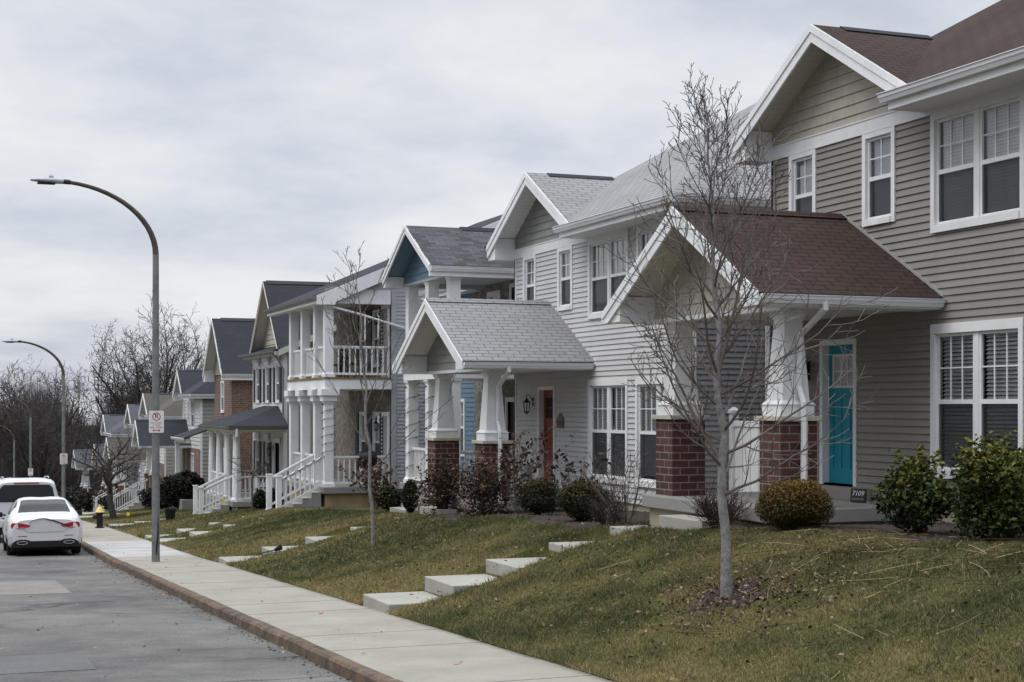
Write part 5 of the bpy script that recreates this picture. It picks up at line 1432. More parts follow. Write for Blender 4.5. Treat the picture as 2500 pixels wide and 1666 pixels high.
# grass blades
def patch(x, y):
    a = np.sin(x*.9+y*.55)+np.sin(y*.8-x*.4+2)+.7*np.sin(x*2.3+1)*np.sin(y*1.9)+.5*np.sin(x*5.1+y*3.3)+.5*np.sin(y*6.1-x*4.2)
    return a/3
def grass(n, y0, y1, h, w, xmax=10.6):
    y = RNG.uniform(y0, y1, n); x = RNG.uniform(XE-.05, xmax, n)+off(y)
    k = ~in_beds(x, y); x, y = x[k], y[k]
    bare = (np.sin(x*3.3+y*1.1+1)*np.sin(y*2.7-x*1.4)+.35*np.sin(x*11+y*5)*np.sin(y*12-x*3)) > .78
    k = ~(bare & (RNG.random(len(x)) < .6)); x, y = x[k], y[k]; n = len(x)
    z = lawn_z(x, y, False)-.004
    edge_ = x-off(y) < XE+.02
    dry = np.clip(.46+.95*patch(x*.8, y*.8)+RNG.normal(0, .22, n)-.24*np.clip((x-off(y)-7.9)/1.8, -1, 1), 0, 1)
    we_ = np.zeros(n, bool)
    for (y0_, y1_, tr_) in WALKS: we_ |= (y > y0_-.14) & (y < y1_+.14) & (x < tr_[-1][1])
    we_ |= (x-off(y) < XE+.10)
    tuft = np.clip(np.sin(x*13+np.sin(y*9)*2)*np.sin(y*11+np.sin(x*7)*2)*1.6, 0, 1)
    hh = h*RNG.uniform(.45, 1.25, n)*(1-.25*dry)*(.75+.7*tuft)*np.where(we_, 1.7, 1); a = RNG.uniform(0, 2*pi, n); ww = w*RNG.uniform(.7, 1.3, n)
    ln = np.abs(RNG.normal(.0, .65, n))*hh; la = RNG.uniform(0, 2*pi, n)
    dx, dy = np.cos(a)*ww/2, np.sin(a)*ww/2
    b0 = np.stack([x-dx, y-dy, z], 1); b1 = np.stack([x+dx, y+dy, z], 1); tp = np.stack([x+np.cos(la)*ln, y+np.sin(la)*ln, z+hh*.9], 1)
    v = np.stack([b0, b1, tp], 1).reshape(-1, 3)
    g = np.array([.062, .078, .030]); s = np.array([.285, .235, .108])
    c = g*(1-dry[:, None])+s*dry[:, None]
    c = c*(1+RNG.uniform(-.35, .35, (n, 1)))
    br = RNG.random(n) < .05; c[br] = np.array([.26, .22, .13])*RNG.uniform(.6, 1.2, (br.sum(), 1))
    return stuff(rawmesh('grass', v, 3, MT['grass'], np.clip(c, 0, 1)), 'short patchy winter grass, part green part straw coloured', 'grass')
grass(50000, -2.0, 8.0, .055, .012); grass(260000, 8.0, 17.0, .05, .007); grass(170000, 17.0, 27.0, .052, .009); grass(110000, 27, 45, .055, .014); grass(70000, 45, 80, .06, .022)
# fallen leaves and straw
def litter():
    n = 2300; t = RNG.random(n)
    x = np.where(t < .42, RNG.normal(7.9, .5, n), RNG.uniform(6.0, 10.4, n)); y = np.where(t < .42, RNG.normal(13.8, .75, n), RNG.uniform(8.5, 30, n))
    k = ~((x > 9.9) & (RNG.random(n) < .5)) & (x > XE+.05); x, y = x[k], y[k]; n = len(x)
    z = lawn_z(x, y, False)+RNG.uniform(.018, .05, n)
    c = palette(n, [(.14, .095, .065), (.10, .07, .05), (.18, .13, .09), (.065, .045, .035), (.24, .19, .13)])
    stuff(leaves('fallen_leaves', np.stack([x, y, z], 1), .032, c, MT['yard_litter'], None, up=.5, aspect=1.5), 'curled brown leaves scattered over the near lawn', 'leaves')
    m_v = []; m_c = []
    n = 520
    for i in range(n):
        if RNG.random() < .62: x0, y0 = RNG.normal(9.2, .55), RNG.normal(12.2, 1.5)
        else: x0, y0 = RNG.uniform(6.6, 10.3), RNG.uniform(10, 18)
        if x0 > 10.5: continue
        a = RNG.normal(1.15, .75)*(1 if RNG.random() < .8 else -1); L = RNG.uniform(.2, 1.1); cv = RNG.normal(0, .28); w = .0019
        col = np.array([.36, .29, .16])*RNG.uniform(.3, .95); q = []
        K = 7
        for j in range(K):
            aa = a+cv*(j/K-.5); x0 += -math.cos(aa)*0+math.sin(aa)*L/K*.55; y0 += -math.cos(aa)*L/K
            q.append((x0, y0, float(lawn_z(x0, y0, False))+.060))
        for j in range(K-1):
            p0, p1 = np.array(q[j]), np.array(q[j+1]); s = np.cross(p1-p0, (0, 0, 1)); s = s/np.linalg.norm(s)*w; up = np.array((0, 0, w))
            m_v += [p0-s-up, p1-s-up, p1+s+up, p0+s+up]; m_c.append(col)
    stuff(rawmesh('straw_stalks', np.array(m_v), 4, MT['yard_litter'], np.array(m_c)), 'long bleached ornamental grass stalks blown across the lawn', 'straw')
litter()
# road grit along the kerb and on the pavement
n = 700; y = RNG.uniform(10, 45, n); x = np.where(RNG.random(n) < .8, 4.0-np.abs(RNG.normal(0, .14, n)), RNG.uniform(.5, 5.7, n))+off(y)
z = np.where(x-off(y) < 4.0, road_z(x, y)+.008, zs(y)+.012)
c = palette(n, [(.05, .045, .04), (.12, .1, .08), (.22, .21, .19), (.16, .125, .09)])
stuff(leaves('gutter_litter', np.stack([x, y, z], 1), .028, c, MT['yard_litter'], None, up=3.0, aspect=2.0), 'leaf scraps and grit along the kerb', 'litter')

# ------------------------------------------------------------------ street lamps and signs
def lamp_meshes(T):
    m = MB(); H0 = 6.62
    path = [(0, 0, -.3), (0, 0, 2.0), (0, 0, 4.5), (0, 0, H0)]; rad = [.088, .083, .074, .066]
    for i in range(1, 15):
        a = R(83)*i/14; path.append((-2.08*(1-math.cos(a)), 0, H0+1.48*math.sin(a))); rad.append(.066-.026*i/14)
    m.tube(path[:4], rad[:4], 14); m.cur = 1; m.tube(path[3:], rad[3:], 12)
    m.build('pole', [MT['galv'], MT['rust_pole']], T, smooth=True)
    e = Vector(path[-1]); m = MB(); m.tube([e+Vector((.05, 0, 0)), e+Vector((-.12, 0, .006))], .052, 10); m.build('collar', MT['black'], T)
    m = MB()
    # cobra style head: lofted body
    st = [(-.08, .045, .04, .045), (-.14, .09, .05, .06), (-.3, .125, .062, .062), (-.5, .125, .055, .05), (-.66, .10, .035, .035), (-.76, .05, .012, .022)]
    ring = []
    for x, w, t, b in st:
        ring.append([(e.x+x, w*math.cos(a), e.z+.012+(t if math.sin(a) > 0 else b)*math.sin(a)-.03*(abs(x)-.08)*0) for a in [2*pi*k/14 for k in range(14)]])
    for i in range(len(ring)-1):
        for j in range(14): m.face([ring[i][j], ring[i][(j+1) % 14], ring[i+1][(j+1) % 14], ring[i+1][j]])
    m.face(ring[0]); m.face(ring[-1])
    Hd = m.build('lamp_head', plain('lamp_head_gray', (.36, .39, .41), .45, .06), T, smooth=True)
    m = MB(); m.box(e.x-.62, e.x-.26, -.095, .095, e.z-.062, e.z-.046); m.build('lens', MT['dark'], Hd)
    m = MB(); m.lathe([(.05, 0), (.05, .05), (.04, .085), (.0, .09)], 12, e.x-.34, 0, e.z+.06); m.build('photocell', MT['chrome'], Hd)
    return T
lamps = [(4.78, 33.66), (5.98, 70.3), (7.05, 108.), (7.95, 143.), (8.75, 181.)]
llab = ['nearest tall curved steel street lamp with paint scraped at its base', 'second curved street lamp down the pavement, beyond the parked cars', 'third curved street lamp down the hill, above the white SUV roof', 'fourth curved street lamp down the hill at the left edge', 'faint farthest street lamp against the dark trees']
L0 = None
for (x, y), lb in zip(lamps, llab):
    if L0 is None:
        L0 = thing('street_lamp', lb, 'street lamp', (x, y, float(zs(y))), 0, 'curved street lamps along the kerb'); lamp_meshes(L0)
        m = MB(); m.prism([(0, -.0, .0), (.03, 0, .3), (.045, 0, .55), (.03, 0, .95), (.015, 0, .5), (-.02, 0, .12)], (0, .003, 0))
        q = m.build('paint_scrape', MT['black'], L0); q.location = (.005, -.089, .12)
    else:
        c = L0.copy(); COL.objects.link(c); c.location = (x, y, float(zs(y))-.2); c['label'] = lb
        for ch in L0.children:
            if ch.name.startswith('paint'): continue
            k = ch.copy(); COL.objects.link(k); k.parent = c
            for g in ch.children: g2 = g.copy(); COL.objects.link(g2); g2.parent = k
def nop_sign(x, y, z, label, detail=True):
    T = thing('no_parking_sign', label, 'sign', (x, y-.10, z), 0, 'no parking signs on the lamp posts')
    def rr(w, h, y_, th, mat, nm, rad=.03):
        m = MB(); pts = []
        for cx, cz, a0 in ((w/2-rad, h/2-rad, 0), (-w/2+rad, h/2-rad, 90), (-w/2+rad, -h/2+rad, 180), (w/2-rad, -h/2+rad, 270)):
            for k in range(5): a = R(a0+22.5*k); pts.append((cx+rad*math.cos(a), y_, cz+rad*math.sin(a)))
        m.prism(pts, (0, th, 0)); return m.build(nm, mat, T)
    rr(.318, .475, 0, .003, MT['signwhite'], 'sign_panel')
    m = MB(); 
    def ringm(m, R0, R1, cz, y_, n=32):
        for k in range(n):
            a, b = 2*pi*k/n, 2*pi*(k+1)/n
            m.prism([(R0*math.cos(a), y_, cz+R0*math.sin(a)), (R1*math.cos(a), y_, cz+R1*math.sin(a)), (R1*math.cos(b), y_, cz+R1*math.sin(b)), (R0*math.cos(b), y_, cz+R0*math.sin(b))], (0, .001, 0))
    ringm(m, .07, .088, .11, -.0015)
    s2 = .06/math.sqrt(2)*1.0
    c_ = math.cos(R(135)); 
    m.prism([(-.055, -.0022, .165), (-.045, -.0022, .175), (.058, -.0022, .068), (.048, -.0022, .058)], (0, .001, 0))
    m.build('prohibition_ring', MT['signred'], T)
    text_mesh('letter', 'P', .135, MT['black'], T, (0, -.001, .112), (R(90), 0, 0))
    if detail:
        for i, tx in enumerate(('Last Thursday', 'of Month', '8:00A - NOON')):
            text_mesh('lettering', tx, .046, MT['signred'], T, (0, -.001, -.022-.052*i), (R(90), 0, 0), sx=.92)
    m = MB(); z0 = -.185
    m.prism([(-.085, -.0015, z0), (-.045, -.0015, z0+.028), (-.045, -.0015, z0+.008), (.045, -.0015, z0+.008), (.045, -.0015, z0+.028), (.085, -.0015, z0), (.045, -.0015, z0-.028), (.045, -.0015, z0-.008), (-.045, -.0015, z0-.008), (-.045, -.0015, z0-.028)], (0, .001, 0))
    m.build('double_arrow', MT['signred'], T)
    return T
slab_ = ['no parking sign with red circle and double arrow on the nearest lamp post', 'no parking sign on the second lamp post down the pavement', 'no parking sign on the third lamp post down the hill', 'no parking sign on the fourth lamp post at the left edge']
for i, ((x, y), lb) in enumerate(zip(lamps[:4], slab_)):
    nop_sign(x, y, float(zs(y))+(3.02 if i == 0 else 2.75), lb, i < 2)
# stop sign at the far corner
sx_, sy_ = 7.0, 133.0
T = thing('stop_sign', 'red octagonal stop sign just above the white SUV roof', 'sign', (sx_, sy_, float(zs(sy_))))
m = MB(); m.tube([(0, .03, -.2), (0, .03, 2.9)], .035, 8); m.build('post', MT['galv'], T)
def octo(r, y_, th, mat, nm):
    m = MB(); m.prism([(r*math.cos(R(22.5+45*k)), y_, 2.55+r*math.sin(R(22.5+45*k))) for k in range(8)], (0, th, 0)); return m.build(nm, mat, T)
octo(.42, -.01, .004, MT['signwhite'], 'sign_border'); octo(.385, -.014, .003, MT['signred'], 'sign_face')
text_mesh('lettering', 'STOP', .26, MT['signwhite'], T, (0, -.016, 2.55), (R(90), 0, 0))

# ------------------------------------------------------------------ hydrant, pot, block and small things
x, y = 6.15, 57.4; T = thing('fire_hydrant', 'black fire hydrant with yellow bonnet on the grass edge', 'fire hydrant', (x, y, ground_xy(x, y)-.02))
m = MB(); m.lathe([(.17, 0), (.17, .03), (.115, .04), (.11, .12), (.11, .5), (.13, .51), (.13, .55)], 16); m.build('barrel', MT['black'], T, smooth=True)
m = MB(); m.lathe([(.165, .55), (.165, .58), (.14, .6), (.11, .68), (.06, .75), (.035, .76), (.035, .81), (.03, .82)], 16); m.build('bonnet', MT['yellow'], T, smooth=True)
m = MB(); m.tube([(-.1, 0, .4), (-.2, 0, .4)], .075, 10); m.tube([(-.2, 0, .4), (-.24, 0, .4)], .09, 10); m.build('nozzle', MT['black'], T)
m = MB(); m.tube([(0, -.1, .36), (0, -.2, .36)], .06, 10); m.build('nozzle', MT['black'], T)
x, y = 8.4, 55.6; T = thing('plant_pot', 'empty black plastic plant pot on the lawn edge', 'plant pot', (x, y, ground_xy(x, y)))
m = MB(); m.lathe([(.15, 0), (.21, .36), (.235, .36), (.235, .42), (.20, .42), (.19, .3)], 18); m.build('pot_body', MT['black'], T, smooth=True)
tb = (12.20, 18.20, -1.13-.2)
T = thing('number_block', 'dark stone address block lettered 7109 leaning on the door step', 'house number', tb, 0)
T.rotation_euler = (0, 0, 0)
# tilted slab facing the street and slightly up the road
nb = bpy.data.objects.new('block_face', None) if False else None
m = MB(); m.box(-.115, .115, -.025, .025, 0, .19); o = m.build('slab', plain('dark_slate', (.035, .036, .04), .6, .2, 9), T, bevel=.008)
rot = (R(-9), 0, R(-62)); o.rotation_euler = rot; o.location = (0, 0, .01)
t1 = text_mesh('number', '7109', .098, MT['signwhite'], o, (0, -.026, .118), (R(90), 0, 0), shear=.25, sx=.95)
t2 = text_mesh('lettering', 'FULLER AVE', .034, plain('faded_letters', (.36, .36, .37), .7), o, (0, -.026, .042), (R(90), 0, 0), shear=.2)
# marker flags
for (x, y, lb) in ((10.2, 55.3, 'small yellow marker flag beside the shuttered house stairs'), (6.96, 56.2, 'small yellow marker flag on the far lawn near the lamp post')):
    z = ground_xy(x, y); T = thing('marker_flag', lb, 'flag', (x, y, z), 0, 'yellow marker flags')
    m = MB(); m.tube([(0, 0, -.05), (0, 0, .5)], .006, 5); m.build('wire', MT['chrome'], T)
    m = MB(); m.prism([(0, 0, .36), (.10, -.05, .38), (.095, -.05, .48), (0, 0, .5)], (.003, .003, 0)); m.build('pennant', MT['flagyellow'], T)
# toppled garden light
x, y = 6.66, 30.9; z = ground_xy(x, y)
T = thing('garden_light', 'black garden stake light lying toppled on the lawn slope', 'garden light', (x, y, z+.05))
m = MB(); m.tube([(-.22, .2, .0), (.1, -.08, .10)], .012, 6); m.build('stake', MT['black'], T)
m = MB(); m.tube([(.1, -.08, .10), (.2, -.17, .16)], [.035, .06], 8); m.build('lamp_head', MT['black'], T)
# kettle grill on the balcony house porch
gx_, gy_ = 12.75, 44.75
T = thing('kettle_grill', 'black covered grill hanging over the balcony house porch rail', 'grill', (gx_, gy_, -2.39))
m = MB(); m.lathe([(.02, .52), (.2, .55), (.30, .68), (.32, .80), (.32, .84), (.30, .95), (.2, 1.06), (.03, 1.10)], 18, 0, .45, 0); m.build('kettle', MT['black'], T, smooth=True)
m = MB()
for a in (0, 2.1, 4.2): m.tube([(.15*math.cos(a), .45+.15*math.sin(a), .6), (.32*math.cos(a), .45+.32*math.sin(a), 0)], .014, 5)
m.build('stand', MT['black'], T)
# balcony chairs
for i, (cx_, cy_, lb) in enumerate(((12.5, 46.3, 'dark chair on the upper balcony near the corner'), (12.6, 48.0, 'dark chair on the upper balcony farther from the corner'))):
    T = thing('balcony_chair', lb, 'chair', (cx_, cy_, -2.39+3.3), .4*i, 'chairs on the upper balcony')
    m = MB(); m.box(-.24, .24, -.24, .24, .42, .47); m.build('seat', MT['black'], T)
    m = MB(); 
    for k in range(5): m.box(.2, .24, -.22+.1*k, -.17+.1*k, .47, .95)
    m.box(.195, .245, -.24, .24, .95, 1.0); m.build('backrest', MT['black'], T)
    for a in (-.21, .21):
        for b in (-.21, .21): m = MB(); m.box(a-.02, a+.02, b-.02, b+.02, 0, .42); m.build('leg', MT['black'], T)

# ------------------------------------------------------------------ cars
def cr(a, b, c, d, t): return .5*((2*b)+(-a+c)*t+(2*a-5*b+4*c-d)*t*t+(-a+3*b-3*c+d)*t**3)
class Loft:
    def __init__(s, st): s.y = [q[0] for q in st]; s.r = [np.array(q[1], float) for q in st]; s.n = len(s.r[0])
    def S(s, y, t, side=1):
        i = max(0, min(len(s.y)-2, np.searchsorted(s.y, y)-1)); f = (y-s.y[i])/(s.y[i+1]-s.y[i])
        k = min(s.n-2, int(t)); g = t-k
        def ring(j):
            q = s.r[max(0, min(len(s.r)-1, j))]; a, b, c, d = q[max(0, k-1)], q[k], q[k+1], q[min(s.n-1, k+2)]
            return cr(a, b, c, d, g)
        p = cr(ring(i-1), ring(i), ring(i+1), ring(i+2), f)
        return Vector((side*max(0, p[0]), y, p[1]))
    def body(s, ny=44, nt=26):
        m = MB(); ys = np.linspace(s.y[0], s.y[-1], ny)
        ts = np.linspace(0, s.n-1, nt)
        for side in (1, -1):
            g = [[s.S(y, t, side) for t in ts] for y in ys]
            for i in range(ny-1):
                for j in range(nt-1): m.face([g[i][j], g[i+1][j], g[i+1][j+1], g[i][j+1]])
            for e in (0, -1):
                for j in range(nt-1): m.face([(0, ys[e], g[e][j].z), g[e][j], g[e][j+1], (0, ys[e], g[e][j+1].z)])
        return m
    def patch(s, m, y0, y1, t0, t1, side, off=.012, n=8, ysh=0.0):
        g = []
        for i in range(n+1):
            row = []
            for j in range(n+1):
                t = t0+(t1-t0)*j/n; y = y0+(y1-y0)*i/n
                p = s.S(y, t, side); e = .02
                dy = s.S(min(y+e, s.y[-1]), t, side)-s.S(max(y-e, s.y[0]), t, side); dt = s.S(y, min(t+.05, s.n-1), side)-s.S(y, max(t-.05, 0), side)
                nn = dy.cross(dt); nn = nn.normalized() if nn.length > 1e-9 else Vector((0, 0, 1))
                c = Vector((0, p.y, .7)); 
                if nn.dot(p-c) < 0: nn = -nn
                row.append(p+nn*off)
            g.append(row)
        for i in range(n):
            for j in range(n): m.face([g[i][j], g[i+1][j], g[i+1][j+1], g[i][j+1]])
def wheels(T, ys, xw, r, w=.22):
    for y in ys:
        for sd in (-1, 1):
            m = MB(); x0 = sd*(xw-w); x1 = sd*xw
            prof = [(r*.62, 0), (r*.9, 0), (r, .03), (r, w-.03), (r*.9, w), (r*.62, w)]
            n = 24; k = []
            for (rr, t) in prof: k.append([(x0+(x1-x0)*t/w, y+rr*math.cos(2*pi*j/n), r+rr*math.sin(2*pi*j/n)) for j in range(n)])
            for i in range(len(k)-1):
                for j in range(n): m.face([k[i][j], k[i][(j+1) % n], k[i+1][(j+1) % n], k[i+1][j]])
            m.face(k[0]); wl_ = m.build('wheel', MT['rubber'], T, smooth=True)
            m = MB(); n = 10
            for j in range(5):
                a = 2*pi*j/5; m.prism([(x1-sd*.02, y+.04*math.cos(a-1), r+.04*math.sin(a-1)), (x1-sd*.02, y+r*.62*math.cos(a-.22), r+r*.62*math.sin(a-.22)), (x1-sd*.02, y+r*.62*math.cos(a+.22), r+r*.62*math.sin(a+.22)), (x1-sd*.02, y+.04*math.cos(a+1), r+.04*math.sin(a+1))], (sd*.012, 0, 0))
            m.build('rim', MT['chrome'], wl_)
def place_car(T, x, y):
    T.location = (x, y, float(road_z(np.array(x), np.array(y)))); sl = (float(zs(y+2))-float(zs(y-2)))/4
    T.rotation_euler = (math.atan(sl), 0, -.02)
# sedan; y = 0 at the rear bumper
ST = [(0.0, [(0, .34), (.66, .34), (.78, .46), (.80, .62), (.72, .80), (.55, .90), (0, .92)]),
      (.10, [(0, .26), (.74, .26), (.87, .44), (.885, .64), (.82, .85), (.64, .965), (0, .985)]),
      (.30, [(0, .22), (.76, .22), (.89, .42), (.905, .66), (.86, .90), (.66, 1.02), (0, 1.04)]),
      (.62, [(0, .2), (.78, .2), (.90, .42), (.915, .66), (.875, .93), (.70, 1.06), (0, 1.085)]),
      (1.0, [(0, .2), (.78, .2), (.90, .42), (.915, .66), (.87, .945), (.64, 1.24), (0, 1.275)]),
      (1.5, [(0, .2), (.78, .2), (.90, .42), (.915, .66), (.865, .94), (.59, 1.385), (0, 1.425)]),
      (2.1, [(0, .2), (.78, .2), (.90, .42), (.915, .66), (.865, .93), (.58, 1.415), (0, 1.45)]),
      (2.7, [(0, .2), (.78, .2), (.90, .42), (.915, .66), (.865, .92), (.58, 1.36), (0, 1.40)]),
      (3.4, [(0, .2), (.78, .2), (.90, .42), (.915, .66), (.86, .90), (.66, 1.04), (0, 1.07)]),
      (4.1, [(0, .22), (.78, .22), (.88, .42), (.89, .64), (.80, .80), (.6, .88), (0, .91)]),
      (4.5, [(0, .3), (.6, .3), (.72, .44), (.74, .58), (.66, .68), (.48, .73), (0, .75)])]
LF = Loft(ST)
SD = thing('parked_sedan', 'white parked sedan with slanted red tail lamps and black rear diffuser', 'car'); place_car(SD, 2.98, 40.05)
LF.body().build('body', MT['carpaint'], SD, smooth=True)
m = MB()
for sd in (1, -1): LF.patch(m, .66, 1.34, 5.12, 6, sd, .010, 8)
m.build('rear_window', MT['glassdark'] if 'glassdark' in MT else MT['carwin'] if 'carwin' in MT else MT['carglass2'], SD, smooth=True)
m = MB(); LF.patch(m, 1.0, 1.95, 4.22, 4.92, -1, .008); LF.patch(m, 2.02, 2.95, 4.22, 4.92, -1, .008); m.build('side_window', MT['carglass2'], SD, smooth=True)
m = MB(); LF.patch(m, 1.0, 1.95, 4.22, 4.92, 1, .008); LF.patch(m, 2.02, 2.95, 4.22, 4.92, 1, .008); m.build('side_window', MT['carglass2'], SD, smooth=True)
m = MB()
for sd in (1, -1): LF.patch(m, 2.85, 3.4, 5.1, 6, sd, .008)
m.build('windscreen', MT['carglass2'], SD, smooth=True)
# boot lid panel (dull silver, bowed upper edge) lying on the rear face
def rear_prism(m, pts, dy=.02, y=0.0):
    m.prism([(x, y, z) for x, z in pts], (0, dy, 0))
m = MB(); rear_prism(m, [(-.56, .80), (-.50, .66), (-.42, .60), (.42, .60), (.50, .66), (.57, .72), (.40, .79), (.20, .87), (.0, .925), (-.14, .93), (-.26, .90), (-.36, .84)], .05, -.012); m.build('boot_lid', MT['lidpaint'], SD, bevel=.01)
m = MB()
cv = [(-.40, .83), (-.28, .905), (-.14, .94), (.0, .935), (.2, .88), (.40, .80), (.58, .73)]
m.tube([(x, -.02+.0*i, z) for i, (x, z) in enumerate(cv)], [.006, .009, .010, .012, .016, .016, .008], 6); m.build('lid_gap', MT['rubber'], SD)
for sd in (1, -1):
    m = MB()
    pts = [(sd*.36, .775), (sd*.40, .735), (sd*.60, .70), (sd*.815, .70), (sd*.835, .78), (sd*.80, .845), (sd*.62, .835), (sd*.42, .80)]
    k0 = [Vector((x, -.03+.26*max(0, abs(x)-.60)**1.0*.9, z)) for x, z in pts]
    m.prism(k0, (0, .14, 0)); m.build('tail_lamp', MT['tail'], SD, bevel=.012)
    m = MB(); rear_prism(m, [(sd*.45, .50), (sd*.67, .505), (sd*.67, .52), (sd*.45, .518)], .06, -.006); m.build('reflector', MT['tail_dim'], SD)
    m = MB(); m.prism([(sd*.845, .10, .36), (sd*.875, .20, .38), (sd*.885, .22, .55), (sd*.86, .12, .58)], (0, .03, 0)); m.build('bumper_vent', MT['rubber'], SD)
    m = MB(); m.lathe([(.03, 0)], 8) if 0 else None
    ex = [(sd*(.56+.135*math.cos(2*pi*k/14)), .345+.045*math.sin(2*pi*k/14)) for k in range(14)]
    m.prism([(x, -.035, z) for x, z in ex], (0, .05, 0)); e_ = m.build('exhaust_trim', MT['chrome'], SD)
    ex = [(sd*(.56+.115*math.cos(2*pi*k/14)), .345+.030*math.sin(2*pi*k/14)) for k in range(14)]
    m = MB(); m.prism([(x, -.04, z) for x, z in ex], (0, .02, 0)); m.build('exhaust_opening', MT['rubber'], e_)
    m = MB(); m.tube([(sd*.86, 2.75, .98), (sd*.98, 2.75, 1.0)], .025, 6); m.prism([(sd*.95, 2.70, .93), (sd*1.10, 2.72, .95), (sd*1.09, 2.72, 1.06), (sd*.95, 2.70, 1.07)], (0, .12, 0)); m.build('wing_mirror', MT['rubber'], SD, bevel=.02)
m = MB(); rear_prism(m, [(-.84, .22), (.84, .22), (.80, .33), (.72, .40), (.60, .43), (.44, .42), (.36, .385), (-.36, .385), (-.44, .42), (-.60, .43), (-.72, .40), (-.80, .33)], .16, -.018); m.build('diffuser', MT['rubber'], SD, bevel=.01)
m = MB(); m.box(-.80, .80, .2, 4.2, .14, .3); m.build('underbody', MT['rubber'], SD)
wheels(SD, (.88, 3.55), .90, .33)
for y in (.88, 3.55):
    for sd in (-1, 1):
        m = MB(); n = 18
        ring = [(sd*.905, y+.40*math.cos(pi*k/n), .33+.40*math.sin(pi*k/n)) for k in range(n+1)]
        m.prism(ring, (sd*.012, 0, 0)); m.build('wheel_arch', MT['rubber'], SD)
# SUV
SU = [(0.0, [(0, .50), (.84, .50), (.94, .62), (.95, .90), (.93, 1.14), (.86, 1.50), (.70, 1.80), (0, 1.84)]),
      (.12, [(0, .44), (.88, .44), (.99, .60), (1.0, .92), (.98, 1.16), (.89, 1.55), (.72, 1.88), (0, 1.91)]),
      (.6, [(0, .36), (.88, .36), (1.0, .58), (1.015, .92), (.99, 1.18), (.88, 1.62), (.74, 1.91), (0, 1.945)]),
      (1.8, [(0, .34), (.88, .34), (1.0, .58), (1.015, .92), (.99, 1.18), (.88, 1.62), (.74, 1.92), (0, 1.955)]),
      (3.0, [(0, .34), (.88, .34), (1.0, .58), (1.015, .92), (.98, 1.16), (.86, 1.58), (.70, 1.87), (0, 1.90)]),
      (3.7, [(0, .34), (.88, .34), (1.0, .58), (1.01, .92), (.96, 1.13), (.84, 1.20), (.68, 1.24), (0, 1.27)]),
      (4.7, [(0, .36), (.88, .36), (.98, .58), (.98, .88), (.90, 1.06), (.78, 1.12), (.6, 1.15), (0, 1.17)]),
      (5.15, [(0, .44), (.7, .44), (.86, .58), (.87, .82), (.80, .95), (.70, 1.0), (.5, 1.02), (0, 1.03)])]
LS = Loft(SU); SV = thing('parked_suv', 'white parked SUV with dark rear window in front of the sedan', 'car'); place_car(SV, 3.06, 48.6)
LS.body(40, 28).build('body', MT['carpaint2'], SV, smooth=True)
m = MB(); m.prism([(-.84, -.022, 1.24), (.84, -.022, 1.24), (.76, -.018, 1.66), (.66, -.015, 1.76), (-.66, -.015, 1.76), (-.76, -.018, 1.66)], (0, .06, .0)); m.build('rear_window', MT['carglass2'], SV, bevel=.02)
m = MB(); m.box(-.36, .36, -.02, .09, 1.785, 1.825); m.build('high_brake_lamp', MT['tail_dim'], SV)
for sd in (1, -1):
    m = MB(); m.prism([(sd*.80, -.015, .86), (sd*.95, .01, .84), (sd*.975, .05, 1.1), (sd*.955, .05, 1.24), (sd*.82, .0, 1.24)], (0, .09, 0)); m.build('tail_lamp', MT['tail'], SV, bevel=.015)
    m = MB(); LS.patch(m, .5, 1.5, 4.15, 5.4, sd, .008); LS.patch(m, 1.6, 2.5, 4.15, 5.4, sd, .008); LS.patch(m, 2.6, 3.2, 4.15, 5.3, sd, .008); m.build('side_window', MT['carglass2'], SV, smooth=True)
    m = MB(); m.prism([(sd*1.0, 3.15, 1.12), (sd*1.24, 3.17, 1.12), (sd*1.24, 3.17, 1.34), (sd*1.0, 3.15, 1.34)], (0, .14, 0)); m.build('wing_mirror', MT['rubber'], SV, bevel=.03)
    m = MB(); m.tube([(sd*.66, .35, 1.96), (sd*.66, .5, 2.0), (sd*.66, 2.6, 2.0), (sd*.66, 2.75, 1.95)], .018, 6); m.build('roof_rail', MT['chrome'], SV)
m = MB(); m.box(-.92, .92, -.06, .08, .48, .72); m.build('bumper', MT['carpaint2'], SV, bevel=.03)
m = MB(); m.box(-.8, .8, .02, 4.8, .26, .46); m.build('underbody', MT['rubber'], SV)
m = MB(); m.box(-.70, .70, -.012, .03, .735, .765); m.build('lid_gap', MT['rubber'], SV)
m = MB(); m.box(-.16, .16, -.03, .02, .86, .99); m.build('plate_recess', MT['lidpaint'], SV)
wheels(SV, (1.05, 4.1), .99, .40, .27)

# faded utility paint dashes on the pavement
for (x, y, lx, ly, lb) in ((5.1, 20.6, .10, .42, 'faded red utility paint dash on the sidewalk before the concrete steps'), (5.35, 32.2, .10, .5, 'faded red utility paint dash on the sidewalk near the nearest lamp post'), (5.0, 14.6, .12, .22, 'faded red utility paint dash on the sidewalk at the bottom edge of the picture')):
    m = MB(); z0, z1 = float(zs(y-ly/2))+.006, float(zs(y+ly/2))+.006
    m.face([(x-.03, y-ly/2, z0), (x+.03, y-ly/2, z0), (x+.03+lx, y+ly/2, z1), (x-.02+lx, y+ly/2, z1)])
    tag(m.build('paint_mark', MT['redpaint']), lb, 'paint mark', 'red paint marks on the sidewalk')
